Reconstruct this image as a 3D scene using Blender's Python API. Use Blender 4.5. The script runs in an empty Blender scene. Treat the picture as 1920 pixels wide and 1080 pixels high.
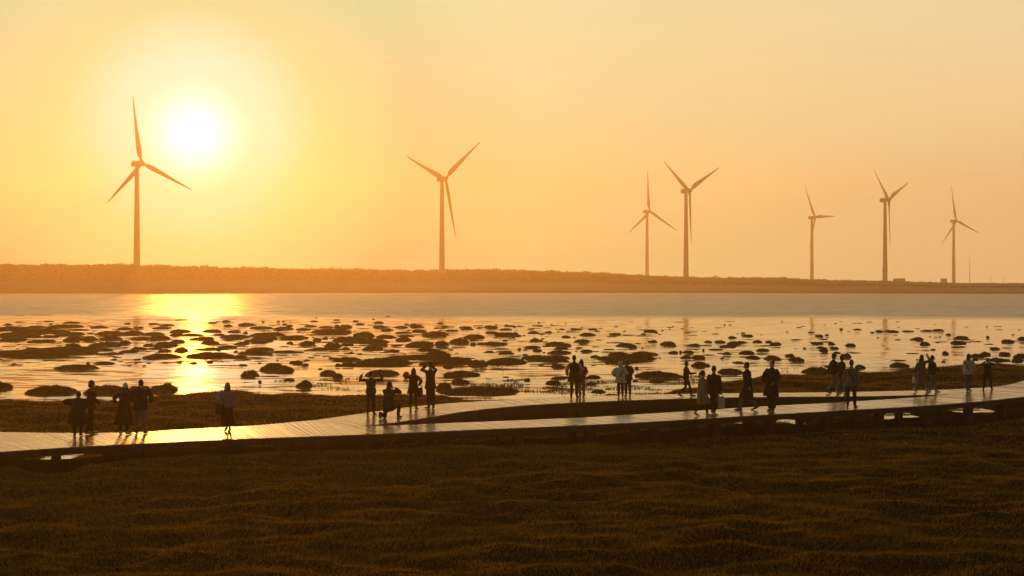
import bpy, math, random
import numpy as np
from mathutils import Vector, Matrix
D2R = math.radians
sc = bpy.context.scene
COL = sc.collection

# ---------------------------------------------------------------- camera
F, HC, YH = 2667.0, 5.6, 530.0            # focal length in photo pixels, eye height, horizon row
cam = bpy.data.cameras.new('camera')
cam.sensor_width = 36.0
cam.lens = F / 1920 * 36.0
cam.shift_y = (YH - 540) / 1920
cam.clip_start, cam.clip_end = 0.5, 30000
camo = bpy.data.objects.new('camera', cam)
camo.location = (0, 0, HC)
camo.rotation_euler = (D2R(90), 0, 0)
COL.objects.link(camo)
sc.camera = camo

# ---------------------------------------------------------------- light
SUN = Vector(((365 - 960) / F, 1.0, (YH - 258) / F)).normalized()
SUN_EL = math.asin(SUN.z)
SUN_AZ = math.atan2(SUN.x, SUN.y)
sl = bpy.data.lights.new('sun', 'SUN')
sl.energy = 2.85
sl.angle = D2R(0.8)
sl.color = (1.0, 0.38, 0.05)
so = bpy.data.objects.new('sun', sl)
so.location = (-200, 900, 300)
so.rotation_euler = SUN.to_track_quat('Z', 'Y').to_euler()
COL.objects.link(so)

w = bpy.data.worlds.new('World')
sc.world = w
w.use_nodes = True
nt = w.node_tree
nt.nodes.clear()


def N(t, kind, **kw):
    n = t.nodes.new(kind)
    for k, v in kw.items():
        setattr(n, k, v)
    return n


def mth(t, op, a, b=None, clamp=False):
    n = N(t, 'ShaderNodeMath', operation=op, use_clamp=clamp)
    for i, v in enumerate((a, b)):
        if v is None:
            continue
        if isinstance(v, (int, float)):
            n.inputs[i].default_value = v
        else:
            t.links.new(v, n.inputs[i])
    return n.outputs[0]


def ramp(t, fac, stops, interp='LINEAR'):
    n = N(t, 'ShaderNodeValToRGB')
    n.color_ramp.interpolation = interp
    el = n.color_ramp.elements
    while len(el) < len(stops):
        el.new(0.5)
    for e, (p, c) in zip(el, stops):
        e.position = p
        e.color = (c[0], c[1], c[2], 1) if isinstance(c, (tuple, list)) else (c, c, c, 1)
    t.links.new(fac, n.inputs[0])
    return n.outputs[0]


def mixc(t, fac, a, b, mode='MIX'):
    n = N(t, 'ShaderNodeMix', data_type='RGBA', blend_type=mode)
    n.clamp_result = False
    for s, v in ((n.inputs[0], fac), (n.inputs[6], a), (n.inputs[7], b)):
        if isinstance(v, (int, float)):
            s.default_value = v
        elif isinstance(v, (tuple, list)):
            s.default_value = (v[0], v[1], v[2], 1)
        else:
            t.links.new(v, s)
    return n.outputs[2]


tc = N(nt, 'ShaderNodeTexCoord')
nrm = N(nt, 'ShaderNodeVectorMath', operation='NORMALIZE')
nt.links.new(tc.outputs['Generated'], nrm.inputs[0])
dot = N(nt, 'ShaderNodeVectorMath', operation='DOT_PRODUCT')
nt.links.new(nrm.outputs[0], dot.inputs[0])
dot.inputs[1].default_value = SUN
sep = N(nt, 'ShaderNodeSeparateXYZ')
nt.links.new(nrm.outputs[0], sep.inputs[0])
theta = mth(nt, 'MULTIPLY', mth(nt, 'ARCCOSINE', mth(nt, 'MINIMUM', dot.outputs['Value'], 0.9999999)), 57.29578)
elev = mth(nt, 'MULTIPLY', mth(nt, 'ARCSINE', sep.outputs[2]), 57.29578)
e90 = mth(nt, 'DIVIDE', mth(nt, 'MAXIMUM', elev, 0.0), 90.0)
SKY_T = [0.0, 3.0, 4.4, 5.1, 6.8, 8.7, 13.4, 22.2, 33.0]           # degrees from the sun
SKY_LOW = [(0.020, 0.834, 0.789), (0.020, 0.834, 0.789), (0.020, 0.717, 0.443), (0.020, 0.650, 0.417), (0.020, 0.490, 0.354), (0.020, 0.264, 0.283), (0.020, 0.565, 0.342), (0.690, 0.750, 0.389), (1.259, 0.824, 0.423)]
SKY_HIGH = [(0.020, 0.834, 0.789), (0.020, 0.834, 0.789), (0.020, 0.679, 0.520), (0.020, 0.602, 0.385), (0.033, 0.602, 0.400), (0.047, 0.601, 0.417), (0.455, 0.725, 0.473), (0.758, 0.760, 0.457), (0.910, 0.787, 0.475)]
t36 = mth(nt, 'DIVIDE', theta, 36.0, True)
low = ramp(nt, t36, [(a_ / 36, c_) for a_, c_ in zip(SKY_T, SKY_LOW)])
high = ramp(nt, t36, [(a_ / 36, c_) for a_, c_ in zip(SKY_T, SKY_HIGH)])
efac = mth(nt, 'POWER', mth(nt, 'DIVIDE', mth(nt, 'SUBTRACT', elev, 1.2), 9.6, True), 0.7)
band = mixc(nt, efac, low, high)
upper = ramp(nt, e90, [(0.0, 1.0), (0.125, 1.0), (0.25, (.66, .68, .74)), (0.5, (.33, .37, .48)), (1.0, (.15, .18, .28))])
band = mixc(nt, 1.0, band, upper, 'MULTIPLY')
# thin stretched veils of high cloud
mp = N(nt, 'ShaderNodeMapping')
mp.inputs['Scale'].default_value = (2.2, 2.2, 34)
nt.links.new(nrm.outputs[0], mp.inputs[0])
cn = N(nt, 'ShaderNodeTexNoise')
cn.inputs['Scale'].default_value = 2.3
cn.inputs['Detail'].default_value = 5
nt.links.new(mp.outputs[0], cn.inputs[0])
veil = mth(nt, 'ADD', mth(nt, 'MULTIPLY', cn.outputs[0], 0.07), 0.965)
# darker away from the sun
fade = ramp(nt, mth(nt, 'DIVIDE', theta, 180.0), [(0.0, 1.0), (0.19, 1.0), (0.26, .80), (0.38, .46), (0.55, .22), (1.0, .11)])
colr = mixc(nt, 1.0, mixc(nt, 1.0, band, veil, 'MULTIPLY'), fade, 'MULTIPLY')
core = mth(nt, 'MULTIPLY', mth(nt, 'EXPONENT', mth(nt, 'MULTIPLY', mth(nt, 'POWER', mth(nt, 'DIVIDE', theta, 1.45), 2.4), -1.0)), 1.5)
corec = mixc(nt, 1.0, (1.0, .96, .88), core, 'MULTIPLY')
colr = mixc(nt, 1.0, colr, corec, 'ADD')
bg1 = N(nt, 'ShaderNodeBackground')
nt.links.new(colr, bg1.inputs[0])
bg1.inputs[1].default_value = 1.0
sky = N(nt, 'ShaderNodeTexSky', sky_type='NISHITA')
sky.sun_disc = False
sky.sun_elevation = SUN_EL
sky.sun_rotation = SUN_AZ
sky.dust_density = 6
sky.air_density = 1.5
skyt = mixc(nt, 1.0, sky.outputs[0], (1.0, .62, .25), 'MULTIPLY')
bg2 = N(nt, 'ShaderNodeBackground')
nt.links.new(skyt, bg2.inputs[0])
bg2.inputs[1].default_value = 0.004
addw = N(nt, 'ShaderNodeAddShader')
nt.links.new(bg1.outputs[0], addw.inputs[0])
nt.links.new(bg2.outputs[0], addw.inputs[1])
wo = N(nt, 'ShaderNodeOutputWorld')
nt.links.new(addw.outputs[0], wo.inputs[0])

vs = sc.view_settings
vs.view_transform = 'Standard'
vs.look = 'None'
vs.gamma = 1
vs.exposure = 0.0
sc.cycles.use_denoising = True
sc.cycles.max_bounces = 6
sc.cycles.volume_bounces = 0
sc.cycles.sample_clamp_indirect = 6
sc.cycles.sample_clamp_direct = 5.0
sc.cycles.transparent_max_bounces = 6

rng = np.random.default_rng(7)
random.seed(7)


# ---------------------------------------------------------------- helpers
def gp(px, py, z=0.0):
    """point of the plane at height z seen at photo pixel px, py"""
    d = F * (HC - z) / (py - YH)
    return Vector(((px - 960) / F * d, d, z))


def link(name, me, mat=None, parent=None):
    o = bpy.data.objects.new(name, me)
    COL.objects.link(o)
    if mat is not None and me is not None and not me.materials:
        me.materials.append(mat)
    if parent is not None:
        o.parent = parent
    return o


def mesh(name, verts, faces, smooth=False):
    """verts (n,3); faces: array (m,k) or list of arrays with different k or list of tuples"""
    me = bpy.data.meshes.new(name)
    verts = np.asarray(verts, dtype=np.float32)
    if isinstance(faces, np.ndarray):
        faces = [faces]
    if faces and not isinstance(faces[0], np.ndarray):
        by = {}
        for f in faces:
            by.setdefault(len(f), []).append(f)
        faces = [np.array(v) for v in by.values()]
    loops = np.concatenate([f.reshape(-1) for f in faces]).astype(np.int32)
    tot = np.concatenate([np.full(len(f), f.shape[1]) for f in faces]).astype(np.int32)
    st = np.concatenate([[0], np.cumsum(tot)[:-1]]).astype(np.int32)
    me.vertices.add(len(verts))
    me.vertices.foreach_set('co', verts.reshape(-1))
    me.loops.add(len(loops))
    me.loops.foreach_set('vertex_index', loops)
    me.polygons.add(len(tot))
    me.polygons.foreach_set('loop_start', st)
    me.polygons.foreach_set('loop_total', tot)
    me.polygons.foreach_set('use_smooth', np.full(len(tot), bool(smooth)))
    me.update(calc_edges=True)
    me.validate()
    return me


class MB:
    """collects closed pieces, builds them as ONE mesh"""
    def __init__(self):
        self.v, self.f = [], []

    def add(self, vs_, fs_):
        o = len(self.v)
        self.v.extend(tuple(p) for p in vs_)
        self.f.extend(tuple(i + o for i in f) for f in fs_)

    def box(self, c, s, M=None):
        vs_ = []
        for x in (-.5, .5):
            for y in (-.5, .5):
                for z in (-.5, .5):
                    p = Vector((x * s[0], y * s[1], z * s[2]))
                    if M is not None:
                        p = M @ p
                    vs_.append(p + Vector(c))
        self.add(vs_, [(0, 1, 3, 2), (4, 6, 7, 5), (0, 4, 5, 1), (2, 3, 7, 6), (0, 2, 6, 4), (1, 5, 7, 3)])

    def tube(self, P, rads, ref=(1, 0, 0), n=12, cap=0.4):
        P = [Vector(p) for p in P]
        m = len(P)
        vs_, fs_ = [], []
        ref = Vector(ref)
        for i in range(m):
            t = (P[min(i + 1, m - 1)] - P[max(i - 1, 0)]).normalized()
            a = ref - t * ref.dot(t)
            if a.length < 1e-3:
                a = Vector((0, 1, 0)) - t * t.y
            a.normalize()
            b = t.cross(a)
            r = rads[i]
            rx, ry = r if isinstance(r, (tuple, list)) else (r, r)
            for k in range(n):
                g = 2 * math.pi * k / n
                vs_.append(P[i] + a * (rx * math.cos(g)) + b * (ry * math.sin(g)))
        for i in range(m - 1):
            for k in range(n):
                k2 = (k + 1) % n
                fs_.append((i * n + k, i * n + k2, (i + 1) * n + k2, (i + 1) * n + k))
        r0 = rads[0] if not isinstance(rads[0], (tuple, list)) else min(rads[0])
        r1 = rads[-1] if not isinstance(rads[-1], (tuple, list)) else min(rads[-1])
        c0 = len(vs_)
        vs_.append(P[0] - (P[1] - P[0]).normalized() * r0 * cap)
        vs_.append(P[-1] + (P[-1] - P[-2]).normalized() * r1 * cap)
        for k in range(n):
            k2 = (k + 1) % n
            fs_.append((c0, k2, k))
            fs_.append((c0 + 1, (m - 1) * n + k, (m - 1) * n + k2))
        self.add(vs_, fs_)

    def ell(self, c, r, M=None, nu=14, nv=9):
        vs_, fs_ = [], []
        c = Vector(c)
        for j in range(1, nv):
            a = math.pi * j / nv
            for i in range(nu):
                g = 2 * math.pi * i / nu
                p = Vector((r[0] * math.sin(a) * math.cos(g), r[1] * math.sin(a) * math.sin(g), r[2] * math.cos(a)))
                vs_.append(c + (M @ p if M is not None else p))
        t = Vector((0, 0, r[2]))
        vs_.append(c + (M @ t if M is not None else t))
        vs_.append(c - (M @ t if M is not None else t))
        for j in range(nv - 2):
            for i in range(nu):
                i2 = (i + 1) % nu
                fs_.append((j * nu + i, (j + 1) * nu + i, (j + 1) * nu + i2, j * nu + i2))
        top, bot = len(vs_) - 2, len(vs_) - 1
        for i in range(nu):
            i2 = (i + 1) % nu
            fs_.append((top, i, i2))
            fs_.append((bot, (nv - 2) * nu + i2, (nv - 2) * nu + i))
        self.add(vs_, fs_)

    def build(self, name, mat, parent=None, smooth=False):
        return link(name, mesh(name, np.array([tuple(p) for p in self.v]), self.f, smooth), mat, parent)

    def fuse(self, name, voxel, mat, parent=None, smooth_it=2, post=None):
        """one continuous skin round all pieces"""
        me = mesh(name, np.array([tuple(p) for p in self.v]), self.f)
        ob = bpy.data.objects.new('tmp', me)
        COL.objects.link(ob)
        m = ob.modifiers.new('r', 'REMESH')
        m.mode = 'VOXEL'
        m.voxel_size = voxel
        s = ob.modifiers.new('s', 'SMOOTH')
        s.iterations = smooth_it
        s.factor = 0.5
        ev = ob.evaluated_get(bpy.context.evaluated_depsgraph_get())
        res = bpy.data.meshes.new_from_object(ev)
        bpy.data.objects.remove(ob)
        bpy.data.meshes.remove(me)
        res.name = name
        if post is not None:
            n = len(res.vertices)
            co = np.empty(n * 3, dtype=np.float32)
            no = np.empty(n * 3, dtype=np.float32)
            res.vertices.foreach_get('co', co)
            res.vertices.foreach_get('normal', no)
            co, no = co.reshape(-1, 3), no.reshape(-1, 3)
            res.vertices.foreach_set('co', post(co, no).astype(np.float32).reshape(-1))
        res.polygons.foreach_set('use_smooth', np.ones(len(res.polygons), dtype=bool))
        res.materials.clear()
        return link(name, res, mat, parent)


def tag(o, label, cat, group=None, kind=None):
    if label:
        o['label'] = label
    if cat:
        o['category'] = cat
    if group:
        o['group'] = group
    if kind:
        o['kind'] = kind
    return o


def struct(o):
    o['kind'] = 'structure'
    return o


def thing(name, label, cat, loc=(0, 0, 0), rz=0.0, group=None):
    o = bpy.data.objects.new(name, None)
    o.empty_display_size = 0.2
    COL.objects.link(o)
    o.location = loc
    o.rotation_euler = (0, 0, rz)
    return tag(o, label, cat, group)


# ---------------------------------------------------------------- materials
def mat(name, c1, c2=None, rough=0.8, scale=8.0, bump=0.0, spec=0.3, trans=0.0, stretch=None, metal=0.0, detail=4):
    m = bpy.data.materials.new(name)
    m.use_nodes = True
    t = m.node_tree
    b = t.nodes['Principled BSDF']
    b.inputs['Roughness'].default_value = rough
    b.inputs['Specular IOR Level'].default_value = spec
    b.inputs['Metallic'].default_value = metal
    c2 = c2 or tuple(v * 0.6 for v in c1)
    g = N(t, 'ShaderNodeNewGeometry')
    tc_ = N(t, 'ShaderNodeTexCoord')
    src = tc_.outputs['Object']
    if stretch:
        mp_ = N(t, 'ShaderNodeMapping')
        mp_.inputs['Scale'].default_value = stretch
        t.links.new(src, mp_.inputs[0])
        src = mp_.outputs[0]
    n = N(t, 'ShaderNodeTexNoise')
    n.inputs['Scale'].default_value = scale
    n.inputs['Detail'].default_value = detail
    t.links.new(src, n.inputs['Vector'])
    fac = ramp(t, n.outputs[0], [(0.3, 0.0), (0.7, 1.0)])
    col = mixc(t, fac, c1, c2)
    t.links.new(col, b.inputs['Base Color'])
    if bump:
        bp = N(t, 'ShaderNodeBump')
        bp.inputs['Strength'].default_value = bump
        bp.inputs['Distance'].default_value = 0.02
        t.links.new(n.outputs[0], bp.inputs['Height'])
        t.links.new(bp.outputs[0], b.inputs['Normal'])
    if trans:
        tr = N(t, 'ShaderNodeBsdfTranslucent')
        t.links.new(col, tr.inputs[0])
        mx = N(t, 'ShaderNodeMixShader')
        mx.inputs[0].default_value = trans
        t.links.new(b.outputs[0], mx.inputs[1])
        t.links.new(tr.outputs[0], mx.inputs[2])
        t.links.new(mx.outputs[0], t.nodes['Material Output'].inputs[0])
    return m


M_MUD = mat('mud', (.036, .022, .010), (.020, .013, .006), 1.0, 1.5, 0.0, 0.0)
M_GRASS = mat('marsh grass', (.360, .185, .032), (.170, .125, .026), 0.9, 0.9, 0, 0.0, 0.42)
M_TUSS = mat('tussock grass', (.110, .060, .010), (.055, .040, .008), 0.9, 0.8, 0, 0.0, 0.10)
M_LAND = mat('far shore scrub', (.040, .030, .015), (.032, .025, .012), 0.9, 0.02, 0)
M_WOODS = mat('far woodland', (.040, .032, .014), (.032, .026, .012), 0.9, 0.05, 0, 0.0, 0.15)
M_WOOD = mat('wet timber planks', (.34, .19, .10), (.18, .105, .058), 0.30, 3.0, 0.15, 0.5, stretch=(1, 1, 1))
M_BEAM = mat('dark timber beam', (.055, .036, .022), (.030, .020, .013), 0.7, 2.0, 0.2)
M_POST = mat('dark wet post', (.050, .036, .024), (.025, .018, .012), 0.6, 4.0, 0.3)
M_TURB = mat('turbine white paint', (.52, .50, .47), (.46, .44, .41), 0.5, 0.15, 0)
M_BAND = mat('turbine pale band', (.80, .78, .76), (.72, .70, .68), 0.5, 0.15, 0)
M_CONC = mat('grey building wall', (.30, .27, .24), (.22, .20, .18), 0.9, 0.5, 0)
M_METAL = mat('grey metal mast', (.25, .24, .23), (.20, .19, .18), 0.5, 1.0, 0)
M_SKIN = mat('skin', (.42, .25, .17), (.36, .20, .13), 0.5, 6.0, 0)
M_HAIR = mat('black hair', (.018, .013, .010), (.010, .008, .006), 0.45, 30.0, 0.3)
M_EYE = mat('dark eye', (.015, .012, .01), None, 0.2, 5, 0)
M_BIRD = mat('dark feathers', (.05, .04, .03), (.03, .025, .02), 0.8, 20, 0)
M_EGRET = mat('white feathers', (.80, .78, .75), (.7, .68, .65), 0.8, 10, 0)
for m_ in (M_GRASS, M_TUSS):
    t = m_.node_tree
    isl_ = N(t, 'ShaderNodeNewGeometry').outputs['Random Per Island']
    c_old = t.nodes['Principled BSDF'].inputs['Base Color'].links[0].from_socket
    c_new = mixc(t, 1.0, c_old, ramp(t, isl_, [(0, .65), (.7, 1.0), (1, 1.5)]), 'MULTIPLY')
    t.links.new(c_new, t.nodes['Principled BSDF'].inputs['Base Color'])
    for n_ in t.nodes:
        if n_.type == 'BSDF_TRANSLUCENT':
            t.links.new(c_new, n_.inputs[0])
# planks: each one with its own tone
t = M_WOOD.node_tree
b = t.nodes['Principled BSDF']
gi = N(t, 'ShaderNodeNewGeometry')
isl = gi.outputs['Random Per Island']
old = b.inputs['Base Color'].links[0].from_socket
t.links.new(mixc(t, 1.0, old, ramp(t, isl, [(0, .6), (1, 1.25)]), 'MULTIPLY'), b.inputs['Base Color'])
nn = N(t, 'ShaderNodeTexNoise')
nn.inputs['Scale'].default_value = 0.5
nn.inputs['Detail'].default_value = 6
t.links.new(N(t, 'ShaderNodeTexCoord').outputs['Object'], nn.inputs['Vector'])
b.inputs['Coat Weight'].default_value = 0.55
b.inputs['Coat Roughness'].default_value = 0.16
b.inputs['Coat IOR'].default_value = 1.6
rg = mth(t, 'ADD', ramp(t, nn.outputs[0], [(0.3, .16), (0.7, .34)]), mth(t, 'MULTIPLY', isl, 0.10))
t.links.new(rg, b.inputs['Roughness'])


WAVE_CALM, WAVE_NEAR, WAVE_SEA = .13, .42, 1.0


def water_material():
    m = bpy.data.materials.new('shallow sea water')
    m.use_nodes = True
    t = m.node_tree
    b = t.nodes['Principled BSDF']
    b.inputs['IOR'].default_value = 1.5
    tc_ = N(t, 'ShaderNodeTexCoord')
    P = tc_.outputs['Object']
    sp = N(t, 'ShaderNodeSeparateXYZ')
    t.links.new(P, sp.inputs[0])

    def noise(scale, detail, stretch=(1, 1, 1), rough=0.5):
        mp_ = N(t, 'ShaderNodeMapping')
        mp_.inputs['Scale'].default_value = stretch
        t.links.new(P, mp_.inputs[0])
        n = N(t, 'ShaderNodeTexNoise')
        n.inputs['Scale'].default_value = scale
        n.inputs['Detail'].default_value = detail
        n.inputs['Roughness'].default_value = rough
        t.links.new(mp_.outputs[0], n.inputs['Vector'])
        return n.outputs[0]
    wob = noise(0.03, 3)
    y = mth(t, 'ADD', sp.outputs[1], mth(t, 'MULTIPLY', mth(t, 'SUBTRACT', wob, 0.5), 60.0))
    y = mth(t, 'ADD', y, mth(t, 'MULTIPLY', sp.outputs[0], 0.10))
    sea = mth(t, 'SMOOTH_MIN', 1.0, 1.0)
    mr = N(t, 'ShaderNodeMapRange', interpolation_type='SMOOTHSTEP')
    t.links.new(y, mr.inputs['Value'])
    mr.inputs['From Min'].default_value = 212
    mr.inputs['From Max'].default_value = 250
    sea = mr.outputs[0]
    mr2 = N(t, 'ShaderNodeMapRange', interpolation_type='SMOOTHSTEP')      # rippled close in, calm film in the middle
    t.links.new(y, mr2.inputs['Value'])
    mr2.inputs['From Min'].default_value = 95
    mr2.inputs['From Max'].default_value = 135
    mr2.inputs['To Min'].default_value = 1.0
    mr2.inputs['To Max'].default_value = 0.28
    pat = ramp(t, noise(0.06, 3, (0.35, 1, 1)), [(0.38, .15), (0.62, 1.0)])
    near = mth(t, 'MULTIPLY', mr2.outputs[0], pat)
    t.links.new(mth(t, 'SUBTRACT', 1.8, mth(t, 'MULTIPLY', sea, .05)), b.inputs['IOR'])
    t.links.new(mixc(t, sea, (.21, .145, .085), (.045, .030, .018)), b.inputs['Base Color'])     # pale silt under the film, dark deep water
    gust = mth(t, 'MULTIPLY', sea, ramp(t, noise(0.11, 6, (.30, 1, 1), 0.7), [(.36, .62), (.64, 1.0)]))     # wind-ruffled streaks
    # small wave slopes, taken point by point so that they hold at any distance
    def slopes(scale, detail, stretch):
        mp_ = N(t, 'ShaderNodeMapping')
        mp_.inputs['Scale'].default_value = stretch
        t.links.new(P, mp_.inputs[0])
        n = N(t, 'ShaderNodeTexNoise')
        n.inputs['Scale'].default_value = scale
        n.inputs['Detail'].default_value = detail
        t.links.new(mp_.outputs[0], n.inputs['Vector'])
        v = N(t, 'ShaderNodeVectorMath', operation='SUBTRACT')
        t.links.new(n.outputs['Color'], v.inputs[0])
        v.inputs[1].default_value = (.5, .5, .5)
        return v.outputs[0]

    def vscale(v, k):
        n = N(t, 'ShaderNodeVectorMath', operation='SCALE')
        t.links.new(v, n.inputs[0])
        t.links.new(k, n.inputs['Scale'])
        return n.outputs[0]
    va = vscale(slopes(0.8, 4, (.4, 1, 1)), mth(t, 'ADD', mth(t, 'MULTIPLY', near, WAVE_NEAR), WAVE_CALM))
    vb = vscale(slopes(0.45, 4, (.5, 1, 1)), mth(t, 'MULTIPLY', gust, WAVE_SEA))
    vw = N(t, 'ShaderNodeVectorMath', operation='MULTIPLY')
    t.links.new(vb, vw.inputs[0])
    vw.inputs[1].default_value = (1.2, 1, 0)
    vs_ = N(t, 'ShaderNodeVectorMath', operation='ADD')
    t.links.new(va, vs_.inputs[0])
    t.links.new(vw.outputs[0], vs_.inputs[1])
    fl = N(t, 'ShaderNodeVectorMath', operation='MULTIPLY_ADD')
    t.links.new(vs_.outputs[0], fl.inputs[0])
    fl.inputs[1].default_value = (1, 1, 0)
    fl.inputs[2].default_value = (0, 0, 1)
    nz = N(t, 'ShaderNodeVectorMath', operation='NORMALIZE')
    t.links.new(fl.outputs[0], nz.inputs[0])
    t.links.new(nz.outputs[0], b.inputs['Normal'])
    r = mth(t, 'ADD', mth(t, 'MULTIPLY', gust, 0.31), mth(t, 'ADD', mth(t, 'MULTIPLY', near, 0.05), 0.05))
    t.links.new(r, b.inputs['Roughness'])
    df = N(t, 'ShaderNodeBsdfDiffuse')                                 # matte brown mixed in as wave shading, dulling reflections on open water
    df.inputs[0].default_value = (.10, .06, .04, 1)
    mx = N(t, 'ShaderNodeMixShader')
    t.links.new(mth(t, 'MULTIPLY', mth(t, 'SUBTRACT', sea, gust, True), .5), mx.inputs[0])
    t.links.new(b.outputs[0], mx.inputs[1])
    t.links.new(df.outputs[0], mx.inputs[2])
    t.links.new(mx.outputs[0], t.nodes['Material Output'].inputs[0])
    return m


M_WATER = water_material()

# ---------------------------------------------------------------- traced ground plan (photo pixels -> ground)
DECK_Z = 0.95
NEAR = [(-420, 878), (-250, 865), (-120, 856), (0, 847), (120, 839), (250, 832), (420, 824), (560, 819), (700, 814), (860, 807), (1000, 801), (1100, 797),
        (1195, 792), (1335, 784), (1461, 776), (1640, 766), (1708, 762.5), (1793, 756.5), (1853, 751), (1920, 744), (2000, 734), (2090, 722), (2180, 708)]
FAR_OUT_L = [(-420, 806), (-250, 806), (-120, 808), (0, 810), (125, 812), (250, 811), (350, 804.5), (480, 798), (505, 795.5), (592, 787.5)]
FAR_OUT_M = [(592, 787.5), (680, 775), (767, 763), (860, 754.5), (985, 748), (1067, 745), (1160, 741), (1260, 739), (1357, 737.3), (1457, 736.5),
             (1552, 735.6), (1645, 734), (1728, 732), (1770, 730.6)]
FAR_OUT_R = [(1770, 730.6), (1807, 729), (1864, 725.5), (1895, 721), (1920, 714), (1945, 706), (1965, 697)]
REAR_NEAR = [(655, 800), (705, 797), (755, 790), (805, 782.5), (860, 772.5), (935, 764), (1010, 758), (1085, 754.5), (1160, 751), (1285, 747), (1357, 745),
             (1461, 744), (1530, 743.6), (1624, 743), (1707, 741.2), (1770, 739.6), (1787, 739)]
FRONT_FAR = [(655, 800), (700, 799), (780, 796), (860, 792.5), (1010, 786.5), (1110, 782), (1235, 774.5), (1300, 770.5), (1357, 766.5), (1461, 760),
             (1520, 757.5), (1620, 751.5), (1707, 746), (1760, 741.5), (1787, 739)]


def plan(pl, z=DECK_Z):
    return [gp(x, y, z) for x, y in pl]


def resample(pts, step):
    P = np.array([tuple(p) for p in pts])
    s = np.concatenate([[0], np.cumsum(np.linalg.norm(np.diff(P, axis=0), axis=1))])
    n = max(2, int(s[-1] / step) + 1)
    u = np.linspace(0, s[-1], n)
    return np.stack([np.interp(u, s, P[:, k]) for k in range(3)], 1)


def smooth_line(P, it=6):
    P = P.copy()
    for _ in range(it):
        P[1:-1] = (P[:-2] + 2 * P[1:-1] + P[2:]) / 4
    return P


nearL = smooth_line(resample(plan(NEAR), 0.4), 12)
farL = np.concatenate([smooth_line(resample(plan(FAR_OUT_L), 0.3), 4), smooth_line(resample(plan(FRONT_FAR), 0.3), 4),
                       smooth_line(resample(plan(FAR_OUT_R), 0.3), 4)])
rearN = smooth_line(resample(plan(REAR_NEAR), 0.3), 6)
rearF = smooth_line(resample(plan(FAR_OUT_M), 0.3), 6)


def inside(poly, X, Y):
    """points in polygon, vectorised"""
    r = np.zeros(X.shape, dtype=bool)
    n = len(poly)
    for i in range(n):
        x0, y0 = poly[i][0], poly[i][1]
        x1, y1 = poly[(i + 1) % n][0], poly[(i + 1) % n][1]
        if y0 == y1:
            continue
        c = ((y0 > Y) != (y1 > Y)) & (X < (x1 - x0) * (Y - y0) / (y1 - y0) + x0)
        r ^= c
    return r


def vnoise(X, Y, scale, seed=0, octv=3):
    """value noise"""
    r = np.random.default_rng(seed)
    tab = r.random((256, 256))
    out = np.zeros_like(X, dtype=float)
    amp, tot = 1.0, 0.0
    for o in range(octv):
        xs, ys = X / scale * 2 ** o + 37.1 * o, Y / scale * 2 ** o + 11.7 * o
        xi, yi = np.floor(xs).astype(int), np.floor(ys).astype(int)
        fx, fy = xs - xi, ys - yi
        fx, fy = fx * fx * (3 - 2 * fx), fy * fy * (3 - 2 * fy)
        a, b_ = tab[xi % 256, yi % 256], tab[(xi + 1) % 256, yi % 256]
        c, d = tab[xi % 256, (yi + 1) % 256], tab[(xi + 1) % 256, (yi + 1) % 256]
        out += amp * ((a * (1 - fx) + b_ * fx) * (1 - fy) + (c * (1 - fx) + d * fx) * fy)
        tot += amp
        amp *= 0.5
    return out / tot


# marsh outlines, traced at their grass-top edge, as ground polygons
MZ = 0.30
BACK_L = [(-700, 742), (0, 742), (50, 743), (150, 745), (220, 744), (282, 741), (337, 738), (375, 732.5), (480, 732.5), (505, 736), (542, 733.5), (575, 733.5), (605, 737.5),
          (655, 738), (692, 740), (755, 737), (792, 742), (817, 739), (855, 739), (862, 745), (947, 744), (1010, 743), (1067, 736), (1085, 737), (1095, 744), (1080, 775),
          (900, 805), (655, 850), (560, 852), (480, 860), (250, 868), (0, 868), (-700, 862)]
BACK_R = [(1225, 742), (1235, 733), (1255, 726), (1300, 722), (1345, 713), (1400, 709), (1450, 701.5), (1500, 700.5), (1530, 704), (1540, 708), (1570, 699), (1632, 700), (1666, 693),
          (1718, 690.5), (1760, 684), (1812, 683), (1853, 684), (1916, 686), (2300, 690), (2300, 700), (2050, 720), (1960, 735), (1900, 750), (1800, 757), (1700, 760), (1520, 765), (1300, 768)]
POOLS = [[(1536, 723), (1560, 719), (1588, 722), (1586, 731), (1575, 736), (1545, 737)], [(1645, 720), (1668, 718), (1673, 730), (1655, 728)],
         [(1868, 714), (1912, 712.5), (1915, 716), (1880, 717.5)], [(862, 741), (900, 739), (945, 740), (948, 743.5), (862, 744)],
         [(1462, 721), (1495, 719), (1503, 725), (1475, 727)], [(1610, 711), (1622, 710), (1622, 716), (1612, 716)]]
PUDDLES = [(70, 97, 762), (428, 72, 763)]
MID = [(640, 832), (700, 806), (860, 790), (1000, 776), (1285, 758), (1500, 753), (1640, 753), (1700, 770), (1470, 800), (1300, 815), (1110, 830), (860, 842)]
polyBL = [tuple(gp(x, y, MZ)[:2]) for x, y in BACK_L]
polyBR = [tuple(gp(x, y, MZ)[:2]) for x, y in BACK_R]
polyPool = [[tuple(gp(x, y, MZ)[:2]) for x, y in p] for p in POOLS]
polyMid = [tuple(gp(x, y, MZ)[:2]) for x, y in MID]
polyDeck = [tuple(p[:2]) for p in nearL] + [tuple(p[:2]) for p in farL[::-1]]
polyRear = [tuple(p[:2]) for p in rearN] + [tuple(p[:2]) for p in rearF[::-1]]
polyFore = [tuple(p[:2]) for p in nearL] + [(60, 8), (-60, 8)]
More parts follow.
